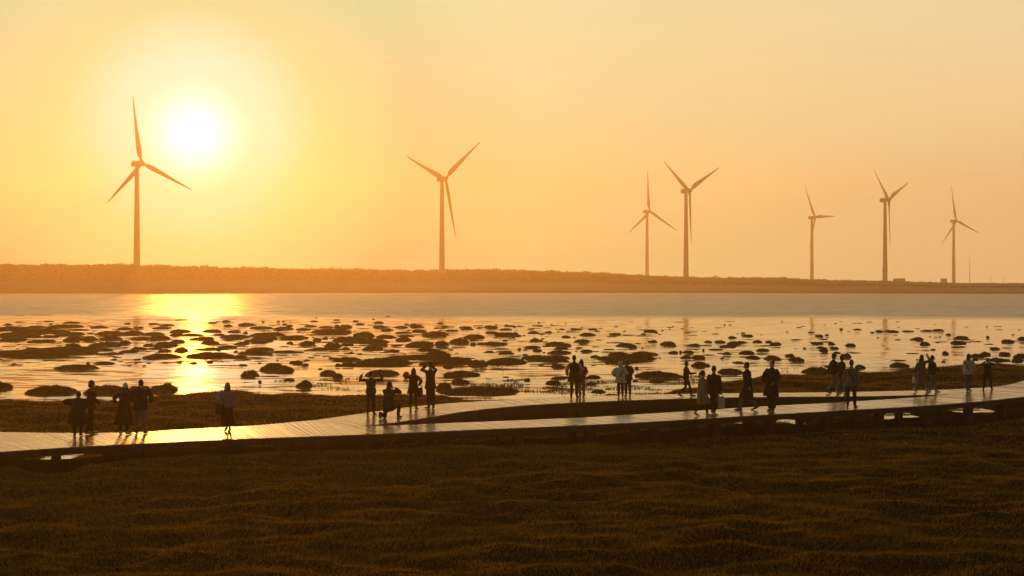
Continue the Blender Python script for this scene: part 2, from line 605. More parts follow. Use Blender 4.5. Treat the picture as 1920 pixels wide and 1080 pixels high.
# bright water glimpsed under the deck edge and small puddles: (centre px, py, half width px, half depth m)
WET = [(100, 862, 40, 0.9), (20, 861, 5, .3), (312, 852, 5, .3), (1225, 812, 42, 1.1), (1090, 818, 30, .4), (920, 827, 26, .35), (1405, 804, 20, .7), (1475, 797, 40, .9), (1600, 790, 24, .5),
       (1690, 785, 44, .9), (1763, 782, 9, .6), (1836, 775, 48, 1.6), (1905, 769, 20, 1.2), (1037, 768, 11, .5), (500, 763, 14, .3), (402, 763, 10, .3), (85, 762, 13, .4), (353, 741, 3, .2)]


def axis(core0, core1, step, ext0, ext1):
    a = list(np.arange(core0, core1 + 1e-6, step))
    s, v = step, core1
    while v < ext1:
        s *= 1.35
        v = min(v + s, ext1)
        a.append(v)
    s, v = step, core0
    pre = []
    while v > ext0:
        s *= 1.35
        v = max(v - s, ext0)
        pre.append(v)
    return np.array(pre[::-1] + a)


gx = axis(-34, 46, 0.25, -2000, 2000)
gy = axis(14, 100, 0.25, -60, 1720)
GX, GY = np.meshgrid(gx, gy, indexing='xy')


def blur(A, k):
    for _ in range(2):
        for ax in (0, 1):
            P = np.pad(A, [(k, k) if i == ax else (0, 0) for i in range(2)], mode='edge')
            cs = np.cumsum(P, axis=ax)
            z = np.zeros_like(np.take(cs, [0], axis=ax))
            cs = np.concatenate([z, cs], axis=ax)
            n_ = A.shape[ax]
            A = (np.take(cs, range(2 * k + 1, 2 * k + 1 + n_), axis=ax) - np.take(cs, range(0, n_), axis=ax)) / (2 * k + 1)
    return A


wx = (vnoise(GX, GY, 1.8, 3, 4) - .5) * 2.6
wy = (vnoise(GX, GY, 1.8, 4, 4) - .5) * 3.4
inBL, inBR = inside(polyBL, GX + wx * .5, GY + wy), inside(polyBR, GX + wx * .6, GY + wy)
fore, mid = inside(polyFore, GX, GY), inside(polyMid, GX, GY)
fore |= (GY < 30)
marsh = inBL | inBR | fore | mid
for p in polyPool:
    marsh &= ~inside(p, GX + wx * .3, GY + wy * .5)
under = inside(polyDeck, GX, GY) | inside(polyRear, GX, GY)
Hm = blur(marsh.astype(float), 2)
lump = vnoise(GX, GY * 1.6, 1.5, 5, 4) - .5
swell = vnoise(GX, GY, 6.0, 6, 3) - .5
H = -0.14 + 0.40 * Hm + Hm * (0.30 * lump + 0.14 * swell)
Hu = blur((under & ~marsh).astype(float), 1)
H = np.where(under, np.maximum(H, 0.20 + 0.10 * lump + 0.08 * swell), H)
nd = np.full(GX.shape, 99.0)
for q in nearL[::3]:
    nd = np.minimum(nd, np.hypot(GX - q[0], GY - q[1]))
PXG = GX / np.maximum(GY, 1) * F + 960
FH = np.interp(PXG, [0, 35, 65, 135, 165, 900, 1060, 1180, 1270, 1300, 1380, 1520, 1560, 1640, 1740, 1780, 1920], [.26, .24, .04, .04, .25, .24, .20, .02, .02, .10, .04, .0, .08, -.02, -.02, -.08, -.10])
bk = (inBL | inBR) & ~fore
H = np.where(bk, H + Hm * (0.55 * (vnoise(GX * .55, GY, 2.6, 8, 3) - .5)), H)
H = np.where(fore, H + (0.12 * lump + 0.16 * (vnoise(GX, GY, .7, 15, 3) - .5)) * np.clip(nd / 5.0 - .2, 0, 1), H)
H = np.where(fore, H + 0.02 + FH * np.clip(1.25 - nd / 4.0, 0, 1), H)
for px, py, hw, hd in WET:
    c = gp(px, py, 0.0)
    rx = hw / F * c.y
    q = ((GX - c.x) / rx) ** 2 + (np.where((GY > c.y) & (py > 769), (GY - c.y) / (2.4 if px < 1300 else 4.5), (GY - c.y) / hd)) ** 2 + (vnoise(GX, GY, .7, 9, 2) - .5) * 1.2
    H = np.where(q < 1, np.minimum(H, -0.06), np.where(q < 2.2, np.minimum(H, -0.06 + (q - 1) * 0.25), H))
far_out = (GY > 99) | (GX < -45) | (GX > 60)
H = np.where((GY > 112), -0.25, H)
vv = np.stack([GX.ravel(), GY.ravel(), H.ravel()], 1)
ny_, nx_ = GX.shape
ii = (np.arange(ny_ - 1)[:, None] * nx_ + np.arange(nx_ - 1)[None, :]).ravel()
ground = link('ground', mesh('ground', vv, np.stack([ii, ii + 1, ii + nx_ + 1, ii + nx_], 1), True), M_MUD)
struct(ground)

wv = [(-1990, 20, 0), (1990, 20, 0), (1990, 1715, 0), (-1990, 1715, 0)]
water = link('water', mesh('water', np.array(wv), np.array([[0, 1, 2, 3]])), M_WATER)
struct(water)


def ground_z(x, y):
    i = np.clip(np.searchsorted(gx, x) - 1, 0, nx_ - 2)
    j = np.clip(np.searchsorted(gy, y) - 1, 0, ny_ - 2)
    fx = (x - gx[i]) / (gx[i + 1] - gx[i])
    fy = (y - gy[j]) / (gy[j + 1] - gy[j])
    return (H[j, i] * (1 - fx) + H[j, i + 1] * fx) * (1 - fy) + (H[j + 1, i] * (1 - fx) + H[j + 1, i + 1] * fx) * fy


# ---------------------------------------------------------------- grass
def blades(x, y, z, length, width, lean, heading, r):
    """bent two-segment blades as one mesh: verts, faces"""
    n = len(x)
    a = heading
    dx, dy = np.cos(a) * lean, np.sin(a) * lean
    up = np.sqrt(np.maximum(1 - lean ** 2, 0.02))
    sx, sy = -np.sin(a + r.normal(0, .6, n)) * width, np.cos(a + r.normal(0, .6, n)) * width
    b0 = np.stack([x - sx, y - sy, z - .03], 1)
    b1 = np.stack([x + sx, y + sy, z - .03], 1)
    mx, my, mz = x + dx * length * .45, y + dy * length * .45, z + up * length * .6
    m0 = np.stack([mx - sx * .75, my - sy * .75, mz], 1)
    m1 = np.stack([mx + sx * .75, my + sy * .75, mz], 1)
    tp = np.stack([x + dx * length * 1.05, y + dy * length * 1.05, z + up * length * .95], 1)
    V = np.stack([b0, b1, m1, m0, tp], 1).reshape(-1, 3)
    k = np.arange(n)[:, None] * 5
    return V, [k + np.array([[0, 1, 2, 3]]), k + np.array([[3, 2, 4]])]


def scatter(x0, x1, y0, y1, n, r):
    return r.uniform(x0, x1, n), r.uniform(y0, y1, n)


def marsh_ok(x, y):
    i = np.clip(np.searchsorted(gx, x) - 1, 0, nx_ - 2)
    j = np.clip(np.searchsorted(gy, y) - 1, 0, ny_ - 2)
    return (Hm[j, i] > 0.45) & ~under[j, i] & (H[j, i] > 0.02)


def in_view(x, y, pad=2.5):
    return np.abs(x) < 0.362 * y + pad


VV, FF, off = [], [[], []], 0
for (x0, x1, y0, y1, n, L, W) in ((-22, 22, 22, 46, 620000, .125, .0058), (-34, 46, 44, 100, 480000, .18, .010)):
    x, y = scatter(x0, x1, y0, y1, n, rng)
    k = in_view(x, y) & marsh_ok(x, y)
    x, y = x[k], y[k]
    n = len(x)
    z = ground_z(x, y)
    flow = vnoise(x, y, 3.5, 21, 2) * 7 + 1.0
    patch = vnoise(x, y, 1.6, 22, 3)
    lean = np.clip(.86 + (vnoise(x, y, 2.0, 23) - .5) * .35 + rng.normal(0, .10, n), .35, .985)
    V, Fs = blades(x, y, z, L * (.45 + 1.0 * patch) * rng.uniform(.7, 1.3, n), W * rng.uniform(.6, 1.4, n), lean, flow + rng.normal(0, .6, n), rng)
    VV.append(V)
    for q in (0, 1):
        FF[q].append(Fs[q] + off)
    off += len(V)
g = link('marsh_grass', mesh('marsh_grass', np.concatenate(VV), [np.concatenate(FF[0]), np.concatenate(FF[1])]), M_GRASS)
tag(g, 'dark olive salt marsh grass growing on both sides of the boardwalk', 'grass', kind='stuff')

# thin shoots scattered in the muddy shallows
ZONES = [([(860, 708), (1240, 716), (1240, 741), (1090, 742), (1000, 735), (860, 724)], 5200), ([(440, 714), (690, 708), (690, 735), (560, 730)], 1800),
         ([(1240, 706), (1340, 700), (1330, 712), (1250, 724)], 900), ([(330, 676), (480, 676), (470, 686), (330, 686)], 260), ([(560, 645), (940, 650), (900, 668), (560, 672)], 300)]
VV, FF, off = [], [[], []], 0
for zn, n in ZONES:
    pl = [tuple(gp(x, y)[:2]) for x, y in zn]
    xs, ys = [p[0] for p in pl], [p[1] for p in pl]
    x, y = scatter(min(xs), max(xs), min(ys), max(ys), n * 3, rng)
    k = inside(pl, x, y) & (vnoise(x, y * .5, 1.3, 31, 4) > .56)
    x, y = x[k], y[k]
    m = len(x)
    V, Fs = blades(x, y, np.zeros(m), rng.uniform(.02, .07, m) + .10 * rng.random(m) ** 4, rng.uniform(.008, .022, m), rng.uniform(.3, .97, m), rng.uniform(0, 6.28, m), rng)
    VV.append(V)
    for q in (0, 1):
        FF[q].append(Fs[q] + off)
    off += len(V)
g = link('grass_shoots', mesh('grass_shoots', np.concatenate(VV), [np.concatenate(FF[0]), np.concatenate(FF[1])]), M_TUSS)
tag(g, 'thin short grass shoots poking through the rippled shallow water', 'grass', kind='stuff')

# ---------------------------------------------------------------- boardwalk
walk = thing('boardwalk', 'wet timber boardwalk on short dark posts, forking in two above the salt marsh', 'boardwalk', (0, 0, 0))


def plank_faces(nr, fr, MBo, pitch=0.145):
    """cross planks between two edges given as matched point lists"""
    n = len(nr)
    for i in range(n - 1):
        a, b_, c, d = (Vector(p) for p in (nr[i], nr[i + 1], fr[i + 1], fr[i]))
        if (a - d).length < .25 and (b_ - c).length < .25:
            continue
        g = 0.055
        dz = random.gauss(0, .0022)
        ta, tb = random.gauss(0, .0012), random.gauss(0, .0012)
        q = [a.lerp(b_, g), a.lerp(b_, 1 - g), d.lerp(c, 1 - g), d.lerp(c, g)]
        ext = random.gauss(0, .006)
        q[0] = q[0] + (q[0] - q[3]).normalized() * ext if (q[0] - q[3]).length > .1 else q[0]
        q[1] = q[1] + (q[1] - q[2]).normalized() * ext if (q[1] - q[2]).length > .1 else q[1]
        top = [p + Vector((0, 0, dz + s)) for p, s in zip(q, (ta, -ta, -tb, tb))]
        bot = [Vector((p.x, p.y, p.z - .045)) for p in top]
        MBo.add(top + bot, [(0, 1, 2, 3), (7, 6, 5, 4), (0, 4, 5, 1), (1, 5, 6, 2), (2, 6, 7, 3), (3, 7, 4, 0)])


NS = resample([Vector(p) for p in nearL], 0.145)
fd = resample([Vector(p) for p in farL], 0.03)
tan = np.gradient(NS, axis=0)
tan /= np.linalg.norm(tan, axis=1)[:, None]
idx = []
last = 0
for i in range(len(NS)):
    rel = fd[last:min(last + 400, len(fd))] - NS[i]
    j = last + int(np.argmin(np.abs(rel @ tan[i]) + 0.02 * np.linalg.norm(rel, axis=1)))
    last = max(last, j)
    idx.append(last)
idx = np.array(idx, dtype=float)
k_ = np.ones(25) / 25
idx = np.maximum.accumulate(np.convolve(np.pad(idx, 12, mode='edge'), k_, 'valid'))
matched = fd[np.clip(idx.astype(int), 0, len(fd) - 1)]
mb = MB()
plank_faces(NS, matched, mb)
deck = mb.build('deck_planks', M_WOOD, walk)
mb = MB()
n_ = int(np.linalg.norm(np.diff(rearF, axis=0), axis=1).sum() / .145)
uu = np.linspace(0, 1, n_)


def at_u(P, u):
    s = np.concatenate([[0], np.cumsum(np.linalg.norm(np.diff(P, axis=0), axis=1))])
    s /= s[-1]
    return np.stack([np.interp(u, s, P[:, k]) for k in range(3)], 1)


plank_faces(at_u(rearN, uu), at_u(rearF, uu), mb)
mb.build('deck_planks', M_WOOD, walk)


def sweep(P, inner, outer, z0, z1, name, m, parent):
    """upright beam following a line; inner and outer are offsets to the right of travel"""
    tg_ = np.gradient(P, axis=0)
    tg_ /= np.linalg.norm(tg_, axis=1)[:, None]
    nr_ = np.stack([tg_[:, 1], -tg_[:, 0], np.zeros(len(P))], 1)
    a, c = P + nr_ * inner, P + nr_ * outer
    V = np.stack([np.column_stack([a[:, :2], np.full(len(P), z0)]), np.column_stack([c[:, :2], np.full(len(P), z0)]),
                  np.column_stack([c[:, :2], np.full(len(P), z1)]), np.column_stack([a[:, :2], np.full(len(P), z1)])], 1).reshape(-1, 3)
    fs_ = []
    for i in range(len(P) - 1):
        for k in range(4):
            k2 = (k + 1) % 4
            fs_.append((i * 4 + k, i * 4 + k2, i * 4 + 4 + k2, i * 4 + 4 + k))
    fs_.append((3, 2, 1, 0))
    e = (len(P) - 1) * 4
    fs_.append((e, e + 1, e + 2, e + 3))
    return link(name, mesh(name, V, fs_), m, parent)


sweep(nearL, .012, .075, .75, .935, 'edge_beam', M_BEAM, walk)
sweep(rearN, .012, .075, .62, .935, 'edge_beam', M_BEAM, walk)
sweep(nearL[5:-5], -.72, -.60, .72, .90, 'girder', M_BEAM, walk)
sweep(rearN[8:-14], -.55, -.43, .30, .90, 'girder', M_BEAM, walk)
sweep(rearF, -.075, -.012, .70, .935, 'edge_beam', M_BEAM, walk)
for piece, zlow in ((FAR_OUT_L, .30), (FRONT_FAR, .42), (FAR_OUT_R, .62)):  # left pieces made extra deep to block low sun under the deck
    sweep(smooth_line(resample(plan(piece), .4)), -.075, -.012, zlow, .935, 'edge_beam', M_BEAM, walk)


def posts(P, inset, every, start, size):
    s = np.concatenate([[0], np.cumsum(np.linalg.norm(np.diff(P, axis=0), axis=1))])
    u = start
    while u < s[-1] - .6:
        p = np.array([np.interp(u, s, P[:, k]) for k in range(3)])
        q = np.array([np.interp(u + .1, s, P[:, k]) for k in range(3)])
        tv = (q - p) / np.linalg.norm(q - p)
        c = p + np.array([-tv[1], tv[0], 0]) * inset
        m_ = MB()
        M = Matrix.Rotation(math.atan2(tv[1], tv[0]), 3, 'Z')
        m_.box((c[0], c[1], .20), (size, size * .9, 1.0), M)
        m_.box((c[0], c[1], .71), (size * 1.25, size * 1.2, .04), M)
        m_.build('post', M_POST, walk)
        u += every


posts(nearL, .30, 2.55, 1.0, .30)
posts(rearN, .30, 2.6, 2.2, .24)
posts(rearF, -.30, 2.6, 1.2, .24)
posts(smooth_line(resample(plan(FRONT_FAR), .4)), -.3, 2.6, 2.5, .24)
posts(smooth_line(resample(plan(FAR_OUT_L), .4)), -.3, 2.6, 1.5, .24)

# ---------------------------------------------------------------- far shore, woodland
CREST = [(-700, 490), (0, 492.5), (100, 494), (200, 493), (258, 495), (400, 498.5), (600, 502.5), (800, 505), (900, 503), (960, 504.5), (1100, 509), (1210, 515),
         (1290, 518.5), (1450, 519), (1560, 523), (1660, 524.5), (1750, 527.5), (1800, 528.7), (1920, 529.2), (2700, 529.2)]
CD = [(-700, 800), (258, 828), (500, 880), (830, 1005), (1290, 1140), (1660, 1235), (1920, 1330), (2700, 1400)]
SD = [(-700, 730), (0, 745), (258, 755), (830, 770), (1290, 766), (1920, 711), (2700, 690)]
_i = lambda tab, p: np.interp(p, [a for a, _ in tab], [b for _, b in tab])
PX = np.linspace(-700, 2700, 680)
prof_t = np.array([-.12, 0, .03, .12, .3, .5, .7, .85, 1.0, 1.15, 1.6, 1.9, 2.2])
prof_h = np.array([-.05, 0.0, .10, .18, .34, .55, .78, .92, 1.0, .8, .25, .22, .22])


def land_pt(px, tq):
    dS, dC = _i(SD, px), _i(CD, px)
    zc = HC + (YH - _i(CREST, px)) / F * dC - 1.6
    d = dS + (dC - dS) * tq
    z = np.interp(tq, prof_t, prof_h) * zc
    d = np.where(tq > 2.0, 1705.0, np.where(tq > 1.7, 1640.0, d))
    z = np.where(tq > 1.15, np.interp(tq, [1.15, 1.6, 3], [1, 0, 0]) * (.8 * zc - 3.0) + 3.0, z)
    return (px - 960) / F * d, d, z


V = []
for tq in prof_t:
    x, y, z = land_pt(PX, np.full_like(PX, tq))
    bumpz = (vnoise(x, y, 14, 41) - .5) * .6 * (0.05 < tq < 1.2)
    V.append(np.stack([x, y, z + bumpz + .01], 1))
npx = len(PX)
V = np.concatenate(V)
ii = (np.arange(len(prof_t) - 1)[:, None] * npx + np.arange(npx - 1)[None, :]).ravel()
struct(link('far_shore', mesh('far_shore', V, np.stack([ii, ii + 1, ii + npx + 1, ii + npx], 1), True), M_LAND))


def leaf_cloud(x, y, z, size, r):
    n = len(x)
    a = r.normal(0, 1, (n, 3))
    b_ = r.normal(0, 1, (n, 3))
    a /= np.linalg.norm(a, axis=1)[:, None]
    b_ -= a * (a * b_).sum(1)[:, None]
    b_ /= np.linalg.norm(b_, axis=1)[:, None]
    c = np.stack([x, y, z], 1)
    s = size[:, None]
    V = np.stack([c - a * s - b_ * s * .6, c + a * s - b_ * s * .5, c + a * s * .7 + b_ * s * .6, c - a * s * .6 + b_ * s * .7], 1).reshape(-1, 3)
    return V, np.arange(n)[:, None] * 4 + np.array([[0, 1, 2, 3]])


n = 90000
px = rng.uniform(-500, 2450, n)
tq = rng.uniform(.25, 1.1, n) ** .7
x, y, z = land_pt(px, tq)
top = .4 + 2.4 * vnoise(px * .35, tq * 6, 5.0, 51, 4) ** 1.6 * np.where(px < 1500, 1.0, .45)
z = z + rng.uniform(-.3, 1, n) * top
Vw, Fw = leaf_cloud(x, y, z, rng.uniform(.25, .7, n), rng)
wd = link('woodland', mesh('woodland', Vw, Fw), M_WOODS)
tag(wd, 'long hazy belt of low trees and scrub along the far shore', 'woodland', kind='stuff')

# ---------------------------------------------------------------- wind turbines
BL = 40.0


def blade_mesh():
    st = [(0.0, 1.0, 1.0, 0), (.03, .98, .98, 2), (.08, 1.25, .75, 14), (.15, 1.65, .42, 15), (.22, 1.75, .30, 12), (.35, 1.45, .24, 8), (.5, 1.15, .22, 5),
          (.65, .88, .2, 3), (.8, .62, .18, 1), (.92, .40, .17, 0), (.98, .22, .17, 0), (1.0, .05, .3, 0)]
    V, fs_, n = [], [], 16
    for u, ch, th, tw in st:
        r = 1.0 + u * (BL - 1.0)
        tw = D2R(tw)
        for k in range(n):
            g = 2 * math.pi * k / n
            if u < .05:
                cx, cy = ch * math.cos(g), ch * math.sin(g)
            else:
                cx = ch * (math.cos(g) + .35)          # chord mostly behind the pitch axis
                cy = ch * th * math.sin(g) * (1 - .55 * math.cos(g) * (1 if u > .1 else .3)) * .9
                cx = -cx
            X = cx * math.cos(tw) - cy * math.sin(tw)
            Y = cx * math.sin(tw) + cy * math.cos(tw)
            bend = 1.2 * u * u
            V.append((X, Y + bend, r))
    m = len(st)
    for i in range(m - 1):
        for k in range(n):
            k2 = (k + 1) % n
            fs_.append((i * n + k, i * n + k2, (i + 1) * n + k2, (i + 1) * n + k))
    fs_.append(tuple(range(n))[::-1])
    fs_.append(tuple((m - 1) * n + k for k in range(n)))
    return mesh('blade', np.array(V), fs_, True)


BLADE = blade_mesh()
BLADE.materials.append(M_TURB)


def nacelle_mesh():
    mb_ = MB()
    # local: x along the rotor axis (forward +), z up
    sec = [(-4.0, .8, .9), (-3.8, 1.25, 1.3), (-2.2, 1.6, 1.6), (0, 1.75, 1.7), (2.0, 1.6, 1.6), (2.6, 1.4, 1.4)]
    V, fs_, n = [], [], 16
    for xx, hw, hh in sec:
        for k in range(n):
            g = 2 * math.pi * k / n
            c, s = math.cos(g), math.sin(g)
            e = .45
            V.append((xx, hw * math.copysign(abs(c) ** e, c), hh * math.copysign(abs(s) ** e, s)))
    for i in range(len(sec) - 1):
        for k in range(n):
            k2 = (k + 1) % n
            fs_.append((i * n + k, i * n + k2, (i + 1) * n + k2, (i + 1) * n + k))
    fs_.append(tuple(range(n))[::-1])
    fs_.append(tuple((len(sec) - 1) * n + k for k in range(n)))
    mb_.add(V, fs_)
    mb_.box((-2.4, 0, 1.75), (1.2, 1.4, .4))
    mb_.box((-3.3, .5, 1.9), (.12, .12, 1.6))
    return mesh('nacelle', np.array([tuple(p) for p in mb_.v]), mb_.f)


NAC = nacelle_mesh()
NAC.materials.append(M_TURB)


def hub_mesh():
    mb_ = MB()
    mb_.tube([(-1.0, 0, 0), (0, 0, 0), (.9, 0, 0), (1.6, 0, 0), (2.0, 0, 0)], [1.45, 1.6, 1.4, .9, .3], (0, 0, 1), 20)
    return mesh('hub', np.array([tuple(p) for p in mb_.v]), mb_.f, True)


HUB = hub_mesh()
HUB.materials.append(M_TURB)
TURB = [  # hub px, hub py, distance, yaw, tilt, phase, tower px, tower half widths, band (y0, y1) or None, label
    (265.8, 306.4, 839, 45.4, 7.2, 4.8, 259.0, None, 'tallest wind turbine, standing beside the setting sun at the left'),
    (835.5, 335.1, 945, 46.9, 7.9, 64.3, 829.2, (506, 522), 'second tallest wind turbine, standing alone near the middle with blades in a Y'),
    (1218.0, 396.5, 1377, 42.5, 4.7, 120.5, 1213.0, None, 'small wind turbine left of the taller one of the close pair, one blade up'),
    (1293.0, 357.5, 1069, 36.3, 6.9, 51.5, 1286.0, (499.5, 506), 'taller wind turbine of the close pair right of centre, one blade straight down'),
    (1528.4, 407.5, 1472, 27.9, 5.2, 28.7, 1521.8, None, 'thin distant wind turbine with one blade level and one hidden against its tower'),
    (1666.8, 374.4, 1150, 22.4, 6.1, 45.8, 1659.5, (495, 510), 'wind turbine with pale band low on its tower, between two smaller ones at right'),
    (1793.2, 414.2, 1585, 35.5, 5.3, 8.0, 1787.5, None, 'rightmost small wind turbine beside a thin mast'),
]


def land_z(px, d):
    dS, dC = _i(SD, px), _i(CD, px)
    return float(land_pt(np.array([px]), np.array([(d - dS) / (dC - dS)]))[2][0])


for hx, hy, d, yaw, tilt, ph, tx, band, lab in TURB:
    hub = Vector(((hx - 960) / F * d, d, HC + (YH - hy) / F * d))
    ps, ta = D2R(yaw) - math.atan2(hx - 960, F), D2R(tilt)        # yaw is given from the line of sight
    ax = Vector((math.cos(ps) * math.cos(ta), math.sin(ps) * math.cos(ta), math.sin(ta)))
    over = 3.7
    topc = hub - ax * over
    bx = (tx - 960) / F * d
    base = Vector((topc.x * .35 + bx * .65, topc.y, 0))
    base.z = land_z((base.x / base.y) * F + 960, base.y)
    T = thing('wind_turbine', lab, 'wind turbine', base, 0, 'wind turbines along the far shore')
    h = topc.z - base.z
    rb, rt = 2.05, 1.2
    mb = MB()
    mb.tube([(0, 0, -2.5), (0, 0, 0), (0, 0, .25), (0, 0, .26), (0, 0, h * .33), (0, 0, h * .66), (0, 0, h - 1.6)], [2.3, 2.3, 2.3, rb, rb + (rt - rb) * .36, rb + (rt - rb) * .7, rt], (1, 0, 0), 28, 0.01)
    tw = mb.build('tower', M_TURB, T, True)
    if band:
        z0, z1 = (HC + (YH - band[1]) / F * d - base.z), (HC + (YH - band[0]) / F * d - base.z)
        r0, r1 = rb + (rt - rb) * z0 / h + .06, rb + (rt - rb) * z1 / h + .06
        mb = MB()
        mb.tube([(0, 0, z0), (0, 0, z1)], [r0, r1], (1, 0, 0), 28, 0.01)
        mb.build('tower_band', M_BAND, T, True)
    mb = MB()
    mb.box((-1.5, -1.62, 1.6), (.9, .12, 2.1), Matrix.Rotation(D2R(-42), 3, 'Z'))
    mb.build('door', M_CONC, tw)
    # frame of the rotor axis
    yv = Vector((-math.sin(ps), math.cos(ps), 0))
    zv = ax.cross(yv)
    R3 = Matrix((ax, yv, zv)).transposed()
    nc = link('nacelle', NAC, None, T)
    nc.matrix_parent_inverse = Matrix.Identity(4)
    nc.location = topc - base
    nc.rotation_euler = R3.to_euler()
    hb = link('hub', HUB, None, T)
    hb.location = hub - base
    hb.rotation_euler = R3.to_euler()
    for i in range(3):
        f = D2R(ph + 120 * i)
        dv = zv * math.cos(f) + yv * math.sin(f)
        side = ax.cross(dv)
        RB = Matrix((side, ax, dv)).transposed()
        Rl = R3.transposed() @ RB
        bo = link('blade', BLADE, None, hb)
        bo.rotation_euler = Rl.to_euler()

# mast, buildings and pale birds on the far shore
d = 1340
px0 = 1818.3
zb = land_z(px0, d)
mb = MB()
p0 = Vector(((px0 - 960) / F * d, d, zb - .5))
mb.tube([(0, 0, 0), (0, 0, 10), (0, 0, 25.6)], [.32, .24, .12], (1, 0, 0), 10)
mb.box((0, 0, 25.4), (1.1, .15, .15))
o = mb.build('mast', M_METAL)
o.location = p0
tag(o, 'thin tall mast right of the rightmost wind turbine', 'mast')
for px0, yt, d, lab in ((1858, 516, 1360, 'short thin pole on the far shore near the right edge'), (1881, 520, 1360, 'shortest pole on the far shore, farthest right')):
    zb = land_z(px0, d)
    mb = MB()
    hh = HC + (YH - yt) / F * d - zb
    mb.tube([(0, 0, -.5), (0, 0, hh)], [.22, .12], (1, 0, 0), 8)
    mb.box((0, 0, hh - .6), (1.6, .14, .14))
    o = mb.build('pole', M_METAL)
    o.location = ((px0 - 960) / F * d, d, zb)
    tag(o, lab, 'pole', 'poles on the far shore')
for x0, x1, yt, yb, d, lab in ((1677, 1697, 522.6, 527, 1246, 'long low flat building on the far shore, right of the banded turbine'),
                               (1766, 1775.5, 522.6, 530, 1300, 'small square hut on the far shore, left of the rightmost turbine')):
    xa, xb = (x0 - 960) / F * d, (x1 - 960) / F * d
    zt, zb = HC + (YH - yt) / F * d, HC + (YH - yb) / F * d - 1.5
    T = thing('shore_building', lab, 'building', ((xa + xb) / 2, d, zb), 0, 'small buildings on the far shore')
    W_, h_ = xb - xa, zt - zb
    mb = MB()
    mb.box((0, 2, h_ / 2), (W_, 5, h_))
    wl = mb.build('wall', M_CONC, T)
    mb = MB()
    mb.box((0, 2, h_ + .12), (W_ + .5, 5.5, .24))
    mb.build('roof', M_BEAM, T)
    for k in range(max(1, int(W_ / 2.8))):
        mb = MB()
        mb.box((-W_ / 2 + 1.4 + 2.8 * k, -.52, h_ - 1.2), (1.1, .06, 1.0))
        mb.build('window', M_EYE, wl)


def bird(name, loc, h, rz, m, label, group, bend=.0):
    mb_ = MB()
    s = h
    mb_.ell((0, 0, .55 * s), (.13 * s, .30 * s, .15 * s), Matrix.Rotation(D2R(12), 3, 'X'))
    mb_.tube([(0, .22 * s, .60 * s), (0, .34 * s, .74 * s - bend * s), (0, .33 * s, .90 * s - 2 * bend * s)], [.07 * s, .045 * s, .05 * s], n=8)
    mb_.ell((0, .36 * s, .94 * s - 2 * bend * s), (.06 * s, .09 * s, .06 * s), nu=8, nv=6)
    mb_.tube([(0, .43 * s, .94 * s - 2 * bend * s), (0, .62 * s, .90 * s - 2.4 * bend * s)], [.025 * s, .008 * s], n=6)
    mb_.tube([(0, -.25 * s, .52 * s), (0, -.46 * s, .44 * s)], [(.08 * s, .04 * s), (.05 * s, .015 * s)], n=8)
    for sx in (-1, 1):
        mb_.tube([(sx * .06 * s, 0, .45 * s), (sx * .06 * s, -.03 * s, .22 * s), (sx * .06 * s, .02 * s, 0)], [.03 * s, .02 * s, .022 * s], n=6)
        mb_.tube([(sx * .06 * s, .02 * s, .008 * s), (sx * .07 * s, .13 * s, .006 * s)], [.02 * s, .01 * s], n=6)
    o_ = mb_.fuse(name, .022 * s, m, None, 1)
    o_.location = loc
    o_.rotation_euler = (0, 0, rz)
    tag(o_, label, 'bird', group)


for k, (px, py, hh, rz, bd) in enumerate([(926.5, 691.5, .13, 1.2, .1), (933.5, 690, .24, .9, .08), (941.5, 692.3, .26, -1.4, 0)]):
    bird('wading_bird', gp(px, py), hh, rz, M_BIRD, ['smallest dark wading bird, leftmost of three feeding left of the red jacket couple', 'dark wading bird in the middle of three left of the red jacket couple',
         'dark wading bird standing upright, rightmost of three left of the red jacket couple'][k], 'birds feeding in the shallows', bd)
for k, (px, py, hh) in enumerate([(1466, 694.5, .20), (1471, 694.2, .17), (1476, 694.6, .21), (1490, 693.2, .16), (1496, 693.6, .18)]):
    bird('wading_bird', gp(px, py), hh, [.5, 1.5, -1.2, 1.8, -.6][k], M_BIRD, '%s of five small dark birds between the long coat walker and the jeans couple' % ['leftmost', 'second', 'middle', 'fourth', 'rightmost'][k], 'birds feeding in the shallows', .06)
for k, (px, py) in enumerate([(1251, 548.6), (1269, 549), (1291, 549.2), (1321, 549.4), (1346, 549.6), (1370, 549.9), (1394, 550)]):
    bird('pale_bird', gp(px, py), .95, 1.3 - .5 * (k % 3), M_EGRET, '%s of seven pale birds at the far waterline below the turbine pair' % ['leftmost', 'second', 'third', 'fourth', 'fifth', 'sixth', 'rightmost'][k], 'pale birds along the far waterline')

